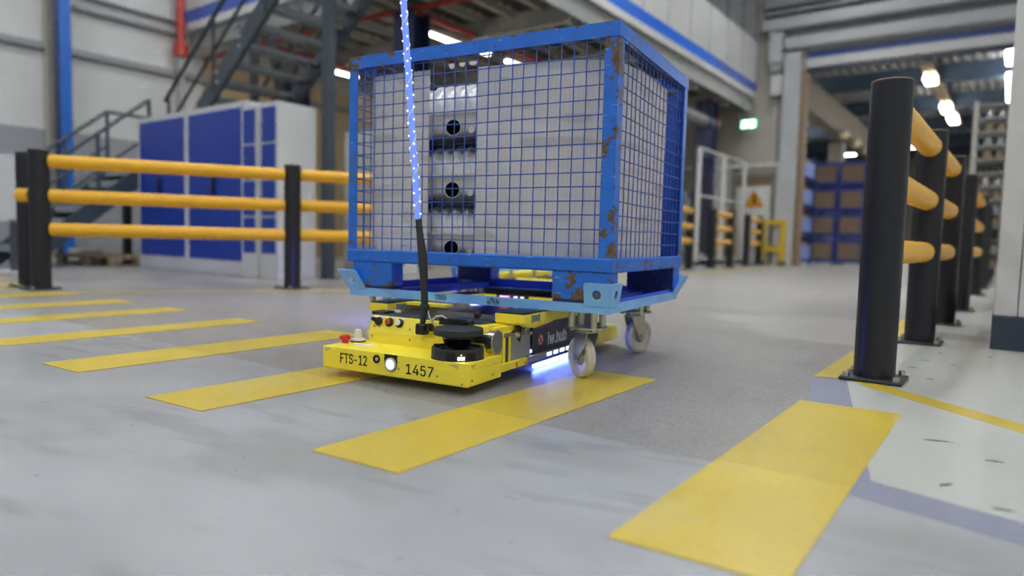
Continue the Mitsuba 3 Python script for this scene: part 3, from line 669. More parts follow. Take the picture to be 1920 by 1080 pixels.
for pp, lb in mids:
    t = thing('safety_barrier', lb, 'barrier', 'barriers in front of the white fence')
    for p in pp:
        bollard(t, *p, 1.24, 0.078, plate=0.12)
    for z in (0.55, 0.83, 1.13):
        rail(t, pp[0], pp[1], z, 0.062, 'm_rail_far')
t = thing('hoop_guard', 'yellow steel hoop guard with a crossbar at the foot of the door jamb', 'guard')
part(t, 'hoop', cat(bx(-5.30, -5.18, 18.15, 18.25, 0.1, 1.17), bx(-4.80, -4.68, 18.15, 18.25, 0.1, 1.17), bx(-5.30, -4.68, 18.15, 18.25, 1.05, 1.17)), 'm_hoop')
part(t, 'crossbar', bx(-5.18, -4.80, 18.16, 18.24, 0.36, 0.5), 'm_hoop')
for x in (-5.24, -4.74):
    part(t, 'foot', bx(x - 0.07, x + 0.07, 18.13, 18.27, 0, 0.1), 'm_stair_dark', 'dark foot')

# white machine fence below the platform
t = thing('machine_fence', 'white framed safety fence with clear panels behind the short barriers', 'fence')
fy = [14.5, 16.05, 17.62]
for y in fy:
    part(t, 'post', cat(bx(-5.65, -5.57, y - 0.04, y + 0.04, 0.02, 2.62), bx(-5.72, -5.5, y - 0.1, y + 0.1, 0, 0.02)), 'm_white')
    part(t, 'foot', bx(-5.7, -5.52, y - 0.09, y + 0.09, 0.02, 0.1), 'm_stair_dark')
for y0, y1 in zip(fy, fy[1:]):
    for z in (2.58, 1.55, 0.15):
        part(t, 'crossbar', bx(-5.63, -5.59, y0 + 0.04, y1 - 0.04, z, z + 0.04), 'm_white')
    for z0, z1 in ((0.19, 1.55), (1.59, 2.58)):
        part(t, 'pane', bx(-5.612, -5.608, y0 + 0.04, y1 - 0.04, z0, z1), 'm_pane', 'clear pane')
part(t, 'crossbar', bx(-9.0, -5.0, 18.4, 18.46, 2.56, 2.66), 'm_white')
part(t, 'post', bx(-5.03, -4.98, 18.4, 18.46, 0, 2.66), 'm_white')
t = thing('machine_cabinet', 'grey machine cabinet behind the clear fence panels', 'cabinet')
part(t, 'body', bx(-7.4, -6.35, 15.6, 17.2, 0, 1.75, 0.02), 'm_mid_grey')
part(t, 'door', bx(-6.35, -6.33, 15.75, 16.6, 0.2, 1.6, 0.004), 'm_light_grey')
part(t, 'door', bx(-6.35, -6.33, 16.65, 17.1, 0.2, 1.6, 0.004), 'm_light_grey')
t = thing('carton_stack', 'tan cartons piled behind the fence next to the cage edge', 'cartons')
part(t, 'carton', bx(-7.1, -6.2, 13.2, 14.1, 0, 0.9, 0.01), 'm_tan')
part(t, 'carton', bx(-7.0, -6.3, 13.25, 14.0, 0.9, 1.75, 0.01), 'm_tan')
part(t, 'carton', bx(-6.95, -6.4, 13.3, 13.9, 1.75, 2.3, 0.01), 'm_tan')
t = thing('heater_duct', 'dark grey round duct hanging under the platform above the white fence', 'duct')
part(t, 'duct', cyl((-6.05, 13.6, 3.42), (-6.05, 16.3, 3.42), 0.16, 18), 'm_mid_grey', smooth=40)
part(t, 'end_ring', cyl((-6.05, 16.3, 3.42), (-6.05, 16.42, 3.42), 0.175, 18), 'm_red_dull', 'dull red end ring', smooth=40)
part(t, 'hanger', cat(cyl((-6.05, 14.2, 3.5), (-6.05, 14.2, 4.12), 0.012, 8), cyl((-6.05, 15.8, 3.5), (-6.05, 15.8, 4.12), 0.012, 8)), 'm_mid_grey')
t = thing('exit_sign', 'lit green and white exit sign hanging under the platform corner', 'sign')
part(t, 'case', bx(-5.86, -5.44, 17.88, 17.95, 3.5, 3.74, 0.008), 'm_exit_green')
part(t, 'panel', bx(-5.84, -5.46, 17.872, 17.879, 3.52, 3.72), 'm_paper', **glow((0.10, 0.75, 0.38), 2.0))
man = cat(extrude(Point(0.075, 0.15).buffer(0.022, 8), 0.004), extrude(Polygon([(0.03, 0.12), (0.08, 0.13), (0.1, 0.1), (0.12, 0.1), (0.09, 0.14), (0.02, 0.14)]), 0.004), extrude(Polygon([(0.04, 0.12), (0.08, 0.12), (0.07, 0.07), (0.11, 0.05), (0.1, 0.01), (0.085, 0.01), (0.085, 0.04), (0.05, 0.055), (0.02, 0.01), (-0.02, 0.015), (0.02, 0.04)]), 0.004), extrude(Polygon([(0.2, 0.015), (0.3, 0.015), (0.3, 0.165), (0.2, 0.165)]), 0.004))
part(t, 'pictogram', put(man, (-5.81, 17.8715, 3.53), (1, 0, 0), (0, 0, 1)), 'm_paper', 'white running figure and doorway', **glow((0.9, 1.0, 0.92), 7.0))
part(t, 'hanger', cyl((-5.65, 17.91, 3.74), (-5.65, 17.91, 3.96), 0.012, 8), 'm_mid_grey')

# white enclosure at the right edge
t = thing('panel_wall', 'white panelled machine enclosure with a navy plinth at the right edge', 'enclosure')
part(t, 'plinth', bx(-0.055, 3.0, 4.22, 6.6, 0.0, 0.172, 0.004), 'm_plinth', 'navy plinth')
part(t, 'backing', bx(-0.03, 2.98, 4.31, 4.33, 0.173, 3.58), 'm_seam')
for i, (x0, x1) in enumerate([(-0.05, 0.046), (0.05, 1.0), (1.004, 2.0), (2.004, 2.99)]):
    part(t, 'panel', bx(x0, x1, 4.23, 4.30, 0.173, 3.6, 0.004), 'm_panel_white')
for y0, y1 in [(4.335, 5.4), (5.404, 6.59)]:
    part(t, 'panel', bx(-0.045, -0.01, y0, y1, 0.173, 3.6, 0.004), 'm_panel_white')

# ------------------------------------------------------------------ things in the far hall
def mesh_box(x, y, z, w, dp, h, label, group, side_light):
    frame(x, y, z)
    t = thing('stacking_box', label, 'storage box', group)
    e = 0.06
    part(t, 'frame', cat([bx(sx * (w / 2) - (e if sx > 0 else 0), sx * (w / 2) + (0 if sx > 0 else e), sy * (dp / 2) - (e if sy > 0 else 0), sy * (dp / 2) + (0 if sy > 0 else e), 0.0, h) for sx in (-1, 1) for sy in (-1, 1)] +
        [bx(-w / 2, w / 2, -dp / 2, -dp / 2 + e, zz, zz + 0.1) for zz in (0.06, h - 0.1)] + [bx(-w / 2, w / 2, dp / 2 - e, dp / 2, zz, zz + 0.1) for zz in (0.06, h - 0.1)] + [bx(s * w / 2 - (e if s > 0 else 0), s * w / 2 + (0 if s > 0 else e), -dp / 2, dp / 2, 0.07, 0.15) for s in (-1, 1)]), 'm_box_blue')
    part(t, 'carton', bx(-w / 2 + e + 0.01, w / 2 - e - 0.005, -dp / 2 - 0.01, dp / 2 - e - 0.02, 0.165, h - 0.11, 0.01), 'm_carton', 'brown carton')
    if side_light:
        for i in range(4):
            y0 = -dp / 2 + e + i * (dp - 2 * e) / 4
            part(t, 'side_panel', bx(w / 2 - 0.03, w / 2 + 0.012, y0 + 0.012, y0 + (dp - 2 * e) / 4 - 0.012, 0.16, h * 0.72), 'm_box_light', 'pale blue side sheet')
    frame()
nm = ['bottom', 'second', 'third', 'top']
for c, (x, y, w, dp, lb) in enumerate([(-4.88, 19.86, 0.54, 1.66, 'left column by the door jamb'), (-4.42, 21.7, 0.66, 1.0, 'middle column beyond the door'), (-3.72, 21.7, 0.68, 1.0, 'right column beside the nearest bollard')]):
    h = 0.755 if c == 0 else 0.735
    for i in range(4):
        mesh_box(x, y, i * h, w, dp, h - 0.004, f'blue box with brown carton, {nm[i]} of the {lb}', 'stacked boxes in the far hall', c != 1)
t = thing('parts_rack', 'tall grey rack holding brown and silver parts left of the white panel wall', 'rack')
frame(-0.32, 12.4, 0)
for x in (-0.22, 0.2):
    for y in (0, 0.5):
        part(t, 'upright', bx(x - 0.03, x + 0.03, y - 0.03, y + 0.03, 0, 2.72), 'm_concrete')
for i, z in enumerate(np.arange(0.25, 2.75, 0.2)):
    part(t, 'shelf', bx(-0.22, 0.2, -0.03, 0.53, z, z + 0.025), 'm_mid_grey')
frame()
for i, z in enumerate(np.arange(0.25, 2.5, 0.2)):
    frame(-0.30, 12.5, z + 0.026)
    whole('rack_part', cat(lathe([(0, 0), (0.055, 0), (0.06, 0.06), (0.045, 0.1), (0.045, 0.13), (0, 0.13)], (-0.07, 0, 0), n=14), lathe([(0, 0), (0.05, 0), (0.055, 0.05), (0.03, 0.12), (0, 0.12)], (0.08, 0.0, 0), n=14)), ['m_tan', 'm_steel', 'm_black', 'm_tan', 'm_galv'][i % 5], ['lowest', 'second', 'third', 'fourth', 'fifth', 'sixth', 'seventh', 'eighth', 'ninth', 'tenth', 'eleventh', 'topmost'][i] + ' pair of turned parts, counted upwards, on the tall rack', 'machine part', 'parts on the tall rack', smooth=35)
frame()
# second vehicle waiting behind, seen through the gap under the cage
t = thing('transport_robot', 'second low yellow transport vehicle seen through the gap below the cage', 'vehicle')
frame(-2.95, 4.45, 0, 0.131)
part(t, 'bumper', bx(-0.31, 0.31, -0.45, -0.25, 0.03, 0.105, 0.006), 'm_agv_yellow')
part(t, 'body', bx(-0.29, 0.29, -0.26, 0.6, 0.05, 0.19, 0.006), 'm_agv_dark')
part(t, 'front_box', bx(-0.1, 0.24, -0.30, -0.2, 0.105, 0.205, 0.01), 'm_agv_yellow')
for x in (-0.28, 0.28):
    part(t, 'lift_bar', bx(x - 0.05, x + 0.05, -0.2, 0.6, 0.19, 0.24, 0.006), 'm_agv_yellow')
part(t, 'top_frame', cat(bx(-0.4, 0.4, -0.18, -0.16, 0.27, 0.295), bx(-0.4, 0.4, 0.5, 0.52, 0.27, 0.295), bx(-0.4, -0.38, -0.18, 0.52, 0.24, 0.295), bx(0.38, 0.4, -0.18, 0.52, 0.24, 0.295)), 'm_dolly')
for x in (-0.2, 0.0, 0.2):
    part(t, 'support', cyl((x, -0.17, 0.19), (x, -0.17, 0.27), 0.014, 10), 'm_steel')
for x in (-0.3, 0.3):
    for y in (-0.1, 0.4):
        part(t, 'wheel', cyl((x - 0.02, y, 0.05), (x + 0.02, y, 0.05), 0.0495, 16), 'm_rubber')
frame()

#MAIN_OBJECTS
# ================================================================== transport vehicle, dolly and mesh cage share one frame
CX, CY, CR = -1.7641, 2.4681, 0.13184
HX, HY = 0.6, 0.4528
frame(CX, CY, 0, CR)

# ------------------------------------------------------------------ the yellow vehicle
t = AG = thing('transport_robot', 'low yellow driverless transport vehicle FTS-12 carrying the dolly and mesh cage', 'vehicle')
SCX, SCY = 0.206, -0.8125
part(t, 'bumper', bx(-0.306, 0.306, -0.904, -0.69, 0.03, 0.086, 0.004), 'm_agv_yellow')
topo = sbox(-0.306, -0.9035, 0.306, -0.69).buffer(-0.004).buffer(0.004).difference(Point(SCX, SCY).buffer(0.0885, 24))
part(t, 'bumper_top', extrude(topo, 0.021, (0, 0, 0.0845)), 'm_agv_yellow')
FYP = -0.9042
part(t, 'lettering', put(text('FTS-12', 0.034, 0.70), (-0.224, FYP, 0.0555), (1, 0, 0), (0, 0, 1)), 'm_text', 'black lettering FTS-12')
part(t, 'lettering', put(text('1457', 0.034, 0.98), (0.060, FYP, 0.0485), (1, 0, 0), (0, 0, 1)), 'm_text', 'black number 1457')
k = part(t, 'front_lamp', extrude(sbox(-0.026, 0.0, 0.026, 0.031).union(Point(0, 0).buffer(0.026, 20)).union(Polygon([(0, 0.022), (0.034, 0.031), (0.0, 0.031)])), 0.002, (0.001, FYP, 0.074), (1, 0, 0), (0, 0, 1)), 'm_black', 'front lamp in a black shield')
part(k, 'ring', cat(extrude(Point(0, 0).buffer(0.0225, 24).difference(Point(0, 0).buffer(0.0175, 24)), 0.006, (0.003, FYP - 0.001, 0.0735), (1, 0, 0), (0, 0, 1))), 'm_cabinet_grey')
part(k, 'lens', lathe([(0.0175, 0), (0.016, 0.004), (0.008, 0.007), (0, 0.0075)], (0.003, FYP - 0.002, 0.0735), (0, -1, 0)), 'm_paper', 'glowing white lens', smooth=True, **glow((0.93, 0.96, 1.0), 0.75))
k = part(t, 'socket', lathe([(0.0, 0.001), (0.014, 0.001), (0.014, 0.004), (0.0105, 0.004), (0.0105, 0.002), (0, 0.002)], (-0.0585, FYP, 0.0845), (0, -1, 0), n=20), 'm_black', 'round black socket')
part(k, 'pin', lathe([(0.007, 0.0), (0.007, 0.004), (0.004, 0.006), (0, 0.006)], (-0.0565, FYP - 0.001, 0.0845), (0, -1, 0), n=14), 'm_steel')
for q in ([(-0.298, 0.099), (-0.262, 0.1005), (-0.29, 0.089)], [(0.228, 0.099), (0.27, 0.0985), (0.27, 0.0865)]):
    part(t, 'reflector', extrude(Polygon(q), 0.001, (0, FYP + 0.0005, 0), (1, 0, 0), (0, 0, 1)), 'm_wedge', 'grey yellow wedge sticker')
part(t, 'reflector', extrude(Polygon([(-0.885, 0.099), (-0.85, 0.1005), (-0.88, 0.0885)]), 0.001, (0.3055, 0, 0), (0, 1, 0), (0, 0, 1)), 'm_wedge', 'grey yellow wedge sticker')
part(t, 'screws', cat([cyl((x, FYP + 0.001, z), (x, FYP - 0.001, z), 0.0035, 10) for x, z in ((0.034, 0.0615), (0.19, 0.055), (0.285, 0.04))] + [cyl((0.3055, y, 0.05), (0.3075, y, 0.05), 0.004, 10) for y in (-0.75, -0.88)]), 'm_mid_grey', stuff=True)
part(t, 'floor_sticker', extrude(Polygon([(-0.26, -0.80), (-0.19, -0.775), (-0.14, -0.79), (-0.2, -0.82)]), 0.0008, (0, 0, 0.1055)), 'm_paper', 'worn white sticker')
# stop button and beacon on the bumper
k = part(t, 'stop_button', lathe([(0.012, 0), (0.012, 0.012), (0.019, 0.014), (0.0205, 0.02), (0.019, 0.027), (0.012, 0.0305), (0, 0.0315)], (-0.290, -0.806, 0.1055), n=24), 'm_red_plastic', 'red stop button', smooth=40)
k = part(t, 'beacon', lathe([(0.028, 0.004), (0.027, 0.010), (0.016, 0.014), (0.0125, 0.042), (0.009, 0.046), (0, 0.047)], (-0.276, -0.752, 0.1055), n=24), 'm_paper', 'white cone beacon', smooth=40)
part(k, 'gasket', cyl((-0.276, -0.752, 0.1055), (-0.276, -0.752, 0.1100), 0.029, 24), 'm_black')
# front hood
def side_profile(poly, x0, x1):
    """polygon in y,z extruded along x"""
    return extrude(Polygon(poly), x1 - x0, (x0, 0, 0), (0, 1, 0), (0, 0, 1))
part(t, 'hood', side_profile([(-0.735, 0.105), (-0.735, 0.146), (-0.714, 0.199), (-0.702, 0.204), (-0.58, 0.198), (-0.58, 0.105)], -0.239, 0.262), 'm_agv_yellow')
part(t, 'hood_side', side_profile([(-0.715, 0.105), (-0.70, 0.196), (-0.56, 0.196), (-0.56, 0.178), (-0.60, 0.172), (-0.60, 0.105)], 0.2625, 0.285), 'm_agv_yellow')
part(t, 'hood_trim', bx(-0.24, 0.222, -0.700, -0.625, 0.2025, 0.2095, 0.002), 'm_plinth', 'dark grey trim of the hood')
part(t, 'deck', bx(-0.225, 0.215, -0.625, 0.16, 0.2005, 0.2065), 'm_deck', 'glossy dark deck plate')
part(t, 'deck_edge', bx(-0.10, 0.21, -0.50, -0.488, 0.2065, 0.2150), 'm_steel')
part(t, 'black_corner', bx(-0.262, -0.20, -0.695, -0.63, 0.2035, 0.2165, 0.003), 'm_black')
# knobs on the hood, square to its slope
sn = np.array([0, -0.930, 0.368])
for i, (x, m, lb) in enumerate([(-0.203, 'm_black', 'black rotary switch'), (-0.153, 'm_red_dull', 'red push button'), (-0.107, 'm_paper', 'white lit push button')]):
    p = np.array([x, -0.7205, 0.1835])
    k = part(t, 'control_knob', lathe([(0.0165, 0), (0.0165, 0.005), (0.0125, 0.0065), (0.0125, 0.012), (0, 0.012)], p, sn, n=20), 'm_black' if i != 0 else 'm_agv_dark', lb, smooth=40)
    if i == 0:
        part(k, 'lever', beam(p + sn * 0.014 + np.array([-0.022, 0, 0.006]), p + sn * 0.014 + np.array([0.014, 0, -0.004]), 0.012, 0.012), 'm_black')
    else:
        part(k, 'cap', lathe([(0.0115, 0.0), (0.0115, 0.004), (0.009, 0.0065), (0, 0.0075)], p + sn * 0.012, sn, n=18), m, smooth=40)
    w = np.array([0, 0.368, 0.930])
    part(k, 'label_plate', put(bx(0.000, 0.020, 0.0, 0.010, 0, 0.0015), p + w * 0.012 + sn * 0.001, (1, 0, 0), w), 'm_paper', 'white label plate')
part(t, 'hood_screws', cat([cyl(np.array([x, -0.735, 0.13]), np.array([x, -0.7365, 0.13]), 0.0035, 8) for x in (-0.225, -0.05)] + [cyl(np.array([x, -0.7275, 0.166]), np.array([x, -0.7295, 0.167]), 0.0035, 8) for x in (-0.22, -0.195, -0.055)]), 'm_mid_grey', stuff=True)
part(t, 'hose', tube([(-0.2, -0.60, 0.205), (-0.25, -0.665, 0.2), (-0.268, -0.69, 0.17), (-0.268, -0.695, 0.13), (-0.255, -0.695, 0.106)], 0.014, 12), 'm_cable', 'pale grey hose', smooth=60)
# laser scanner
k = part(t, 'scanner', lathe([(0, 0), (0.086, 0), (0.086, 0.040), (0.084, 0.043), (0.074, 0.043), (0.072, 0.037), (0.0, 0.037)], (SCX, SCY, 0.0985), n=40), 'm_rubber', 'black round laser scanner', smooth=35)
part(k, 'window', lathe([(0.030, 0.0), (0.036, 0.008), (0.050, 0.030), (0.055, 0.046), (0.055, 0.052)], (SCX, SCY, 0.1335), n=36), 'm_black_gloss', 'glossy black cone', smooth=35)
part(k, 'cap', lathe([(0, 0), (0.079, 0), (0.083, 0.003), (0.083, 0.020), (0.080, 0.023), (0, 0.025)], (SCX - 0.002, SCY + 0.005, 0.1805), n=44), 'm_rubber', 'dark grey cover disc', smooth=35)
for a in (200, 255, 285, 340):
    c, s = math.cos(math.radians(a)), math.sin(math.radians(a))
    part(k, 'fin', beam((SCX + 0.06 * c, SCY + 0.06 * s, 0.142), (SCX + 0.080 * c, SCY + 0.080 * s, 0.142), 0.014, 0.010), 'm_black')
a0 = math.radians(311)
def on_ring(a, r=0.0863):
    return np.array([SCX + r * math.cos(a), SCY + r * math.sin(a), 0])
for da, w, z0, z1, m, kw, lb in [(0.0, 0.024, 0.110, 0.121, 'm_paper', glow((1.0, 0.97, 0.7), 2.2), 'small lit display'), (0.0, 0.004, 0.1245, 0.1285, 'm_paper', glow((0.8, 0.9, 0.2), 2.0), 'small green yellow light'), (-0.40, 0.03, 0.108, 0.132, 'm_black_gloss', {}, 'glossy window'), (0.40, 0.03, 0.108, 0.132, 'm_black_gloss', {}, 'glossy window')]:
    a = a0 + da
    u = np.array([-math.sin(a), math.cos(a), 0])
    part(k, 'display', put(bx(-w / 2, w / 2, 0, z1 - z0, 0, 0.0012), on_ring(a) + np.array([0, 0, z0]), u, (0, 0, 1)), m, lb, **kw)
part(t, 'scanner_bracket', cat(bx(0.09, 0.19, -0.755, -0.735, 0.2, 0.222), bx(0.12, 0.15, -0.80, -0.75, 0.196, 0.2)), 'm_black', 'black bracket behind the scanner')
part(t, 'scanner_arm', cat(bx(0.13, 0.15, -0.78, -0.765, 0.10, 0.2), lathe([(0, 0), (0.012, 0), (0.012, 0.02), (0, 0.02)], (0.14, -0.775, 0.115))), 'm_black')
part(t, 'signal_horn', cat(trimesh.creation.icosphere(2, 0.0135).apply_translation((0.212, -0.70, 0.238)), cyl((0.212, -0.70, 0.238), (0.198, -0.715, 0.212), 0.004, 8)), 'm_black', 'small black ball on a stalk', smooth=40)
part(t, 'cable_loop', tube([(0.055, -0.745, 0.196), (0.066, -0.76, 0.215), (0.085, -0.765, 0.228), (0.105, -0.757, 0.231), (0.116, -0.75, 0.222), (0.117, -0.746, 0.212)], 0.0035, 8), 'm_cable', 'pale looped cable', smooth=60)
part(t, 'cable_loop', tube([(0.035, -0.745, 0.243), (0.045, -0.752, 0.226), (0.055, -0.752, 0.208), (0.062, -0.748, 0.195)], 0.0025, 8), 'm_cable', smooth=60)
part(t, 'latch', bx(0.165, 0.200, -0.7365, -0.7, 0.190, 0.213, 0.002), 'm_agv_dark', 'dark latch on the hood')
# loudspeaker / drum at the right front
k = part(t, 'drum', lathe([(0.041, 0), (0.043, 0.003), (0.043, 0.072), (0.041, 0.075), (0.036, 0.075), (0.036, 0.073), (0, 0.073)], (0.215, -0.692, 0.148), (1, 0, 0), n=36), 'm_steel', 'polished steel drum', smooth=35)
part(k, 'grille', cyl((0.283, -0.692, 0.148), (0.2893, -0.692, 0.148), 0.0355, 30), 'm_speaker', 'grey perforated face')
# chassis
part(t, 'chassis', bx(-0.285, 0.285, -0.575, 0.22, 0.055, 0.1975), 'm_agv_dark')
part(t, 'side_panel', bx(0.285, 0.291, -0.435, 0.2, 0.07, 0.203, 0.001), 'm_navy', 'navy side panel')
part(t, 'side_panel', bx(-0.291, -0.285, -0.435, 0.2, 0.07, 0.203, 0.001), 'm_navy', 'navy side panel')
part(t, 'lettering', put(text('iw.hub', 0.046, 0.92, bold=True), (0.2910, -0.305, 0.093), (0, 1, 0), (0, 0, 1)), 'm_textw', 'white lettering iw.hub')
k = part(t, 'prohibition_mark', extrude(Point(0, 0).buffer(0.021, 24), 0.001, (0.2908, -0.366, 0.119), (0, 1, 0), (0, 0, 1)), 'm_paper', 'round prohibition mark')
part(k, 'ring', cat(extrude(Point(0, 0).buffer(0.021, 24).difference(Point(0, 0).buffer(0.0165, 24)), 0.0016, (0.2909, -0.366, 0.119), (0, 1, 0), (0, 0, 1)), put(bx(-0.018, 0.018, -0.002, 0.002, 0, 0.0016), (0.2909, -0.366, 0.119), (0, 0.7071, -0.7071), (0, 0.7071, 0.7071))), 'm_red_plastic')
part(k, 'figure', extrude(Polygon([(-0.004, -0.012), (0.005, -0.012), (0.008, 0.002), (0.002, 0.012), (-0.005, 0.008), (-0.009, 0.0)]), 0.0013, (0.2909, -0.366, 0.119), (0, 1, 0), (0, 0, 1)), 'm_black')
part(t, 'side_rail', bx(0.288, 0.306, -0.69, -0.50, 0.045, 0.072, 0.002), 'm_agv_yellow')
part(t, 'side_rail', bx(0.288, 0.306, -0.50, 0.2, 0.05, 0.070, 0.001), 'm_galv', 'aluminium side rail')
part(t, 'side_rail', bx(-0.306, -0.288, -0.69, 0.2, 0.045, 0.072, 0.002), 'm_agv_yellow')
for y in (-0.335, -0.275, -0.215, -0.155, -0.095):
    part(t, 'led', bx(0.306, 0.3075, y, y + 0.036, 0.054, 0.066), 'm_paper', 'lit white side light', **glow((0.45, 0.55, 1.0), 9.0))
for y, h in ((-0.585, 0.02), (-0.517, 0.014)):
    part(t, 'red_mark', extrude(Polygon([(-0.006, h), (-0.003, h), (0, h * 0.5), (0.004, h), (0.007, h), (0.0015, 0), (-0.001, 0)]), 0.0008, (0.3062, y, 0.046), (0, 1, 0), (0, 0, 1)), 'm_red_plastic')
# linkage plate at the right side
part(t, 'link_plate', extrude(Polygon([(-0.60, 0.073), (-0.452, 0.073), (-0.458, 0.165), (-0.475, 0.195), (-0.505, 0.195), (-0.535, 0.128), (-0.585, 0.165), (-0.60, 0.165)]), 0.006, (0.286, 0, 0), (0, 1, 0), (0, 0, 1)), 'm_galv', 'grey notched steel plate')
part(t, 'slot', bx(0.282, 0.2885, -0.640, -0.618, 0.075, 0.165), 'm_deck', 'dark upright slot')
part(t, 'upright', cat(bx(0.26, 0.292, -0.66, -0.642, 0.073, 0.18), bx(0.26, 0.292, -0.616, -0.603, 0.073, 0.18)), 'm_agv_yellow')
part(t, 'link_bolt', cat(cyl((0.29, -0.655, 0.168), (0.29, -0.56, 0.164), 0.0075, 12), cyl((0.29, -0.575, 0.164), (0.305, -0.565, 0.160), 0.012, 12)), 'm_steel', smooth=40)
part(t, 'link_bolt', cat(cyl((0.285, -0.486, 0.160), (0.312, -0.486, 0.160), 0.0075, 12), cyl((0.285, -0.502, 0.166), (0.297, -0.502, 0.166), 0.012, 12)), 'm_steel', smooth=40)
part(t, 'blue_led', cyl((0.290, -0.447, 0.086), (0.293, -0.447, 0.086), 0.006, 12), 'm_paper', **glow((0.55, 0.65, 1.0), 14.0))
# lift bars
for x0, x1, yf, s in ((-0.340, -0.252, -0.612, -1), (0.226, 0.345, -0.605, 1)):
    xi, xo = (x1, x0) if s < 0 else (x0, x1)
    k = part(t, 'lift_bar', extrude(Polygon([(x0, 0.213), (x0 + 0.012, 0.199), (x1 - 0.012, 0.199), (x1, 0.213), (x1, 0.2375), (x0, 0.2375)]), 1.0, (0, yf + 0.80, 0), (1, 0, 0), (0, 0, 1)).apply_translation((0, 0.0, 0)) if False else
             side_profile([(yf, 0.207), (yf + 0.012, 0.199), (yf + 0.72, 0.199), (yf + 0.72, 0.2375), (yf, 0.2375)], x0, x1), 'm_agv_yellow', 'yellow lift bar')
    part(k, 'pad', bx(x0 + 0.003, x1 - 0.003, yf + 0.004, yf + 0.72, 0.2376, 0.2435, 0.001), 'm_agv_dark', 'black rubber pad')
    hxs = x1
    part(k, 'grip', cat(bx(x1, x1 + 0.0015, yf + 0.05, yf + 0.115, 0.208, 0.232)), 'm_mid_grey', 'grey recessed grip')
    part(k, 'grip_bar', cat(bx(x1, x1 + 0.004, yf + 0.05, yf + 0.056, 0.205, 0.235), bx(x1, x1 + 0.004, yf + 0.109, yf + 0.115, 0.205, 0.235)), 'm_steel')
part(t, 'gusset', extrude(Polygon([(-0.57, 0.199), (-0.30, 0.199), (-0.33, 0.188), (-0.47, 0.178), (-0.53, 0.184)]), 0.02, (0.30, 0, 0), (0, 1, 0), (0, 0, 1)), 'm_agv_yellow')
part(t, 'lift_post', bx(0.262, 0.30, -0.30, -0.2, 0.19, 0.2), 'm_agv_dark')
part(t, 'cross_bar', bx(-0.252, -0.06, -0.50, -0.44, 0.227, 0.2375), 'm_agv_yellow')
# rear
part(t, 'rear_bumper', bx(-0.306, 0.306, 0.20, 0.455, 0.03, 0.096, 0.004), 'm_agv_yellow')
part(t, 'rear_hood', bx(-0.24, 0.24, 0.1, 0.30, 0.0965, 0.20, 0.01), 'm_agv_dark')
part(t, 'rear_strip', bx(0.0, 0.22, 0.12, 0.14, 0.2001, 0.2145), 'm_agv_yellow')
part(t, 'indicator_panel', bx(-0.18, -0.02, 0.106, 0.13, 0.2001, 0.236), 'm_agv_dark')
part(t, 'stop_button', lathe([(0.013, 0), (0.013, 0.006), (0.019, 0.009), (0.0205, 0.018), (0.015, 0.025), (0, 0.026)], (0.272, 0.285, 0.0962), n=24), 'm_red_plastic', 'red stop button at the rear', smooth=40)
for i, (x, w, c) in enumerate([(-0.135, 0.05, (1.0, 0.25, 0.05)), (-0.075, 0.014, (0.9, 0.95, 1.0)), (-0.04, 0.014, (0.95, 0.85, 0.2))]):
    part(t, 'indicator', bx(x - w / 2, x + w / 2, 0.10, 0.106, 0.2265, 0.2325), 'm_paper', ['orange indicator light', 'white indicator light', 'yellow indicator light'][i], **glow(c, 1.5))
for x in (-0.22, 0.22):
    for y in (-0.58, 0.33):
        part(t, 'wheel', cyl((x - 0.02, y, 0.0305), (x + 0.02, y, 0.0305), 0.030, 18), 'm_rubber')
# blue lights below and beside the chassis, and on the deck below the dolly
BL = (0.10, 0.13, 1.0)
part(t, 'floor_light', cyl((0.268, -0.37, 0.0145), (0.268, 0.05, 0.0145), 0.0085, 12), 'm_led_tube', 'glowing blue white tube below the chassis', **glow((0.10, 0.16, 1.0), 26.0))
k = part(t, 'side_lamp', bx(-0.372, -0.342, 0.02, 0.10, 0.205, 0.235, 0.004), 'm_black', 'small blue floor spotlight on the left side')
part(k, 'lens', put(cyl((0, 0, 0), (0, 0, 0.003), 0.011, 14), (-0.3722, 0.06, 0.22), (0, -1, 0), (0, 0, 1)), 'm_led_tube', **glow(BL, 6.0))
part(k, 'bracket', bx(-0.344, -0.339, 0.03, 0.09, 0.19, 0.236), 'm_black')
A_ = FRAME @ np.array([-0.385, 0.06, 0.22, 1])
B_ = FRAME @ np.array([-1.40, 0.55, 0.0, 1])
scene['side_lamp_beam'] = {'type': 'spot', 'intensity': rgbt([1.5, 1.25, 9.0]), 'cutoff_angle': 20.0, 'beam_width': 6.0, 'to_world': T().look_at(origin=A_[:3].tolist(), target=B_[:3].tolist(), up=[0, 0, 1])}
for x in (-0.17, 0.17):
    part(t, 'deck_light', bx(x - 0.012, x + 0.012, -0.12, 0.09, 0.2066, 0.2105), 'm_led_tube', 'blue deck light', **glow(BL, 22.0))
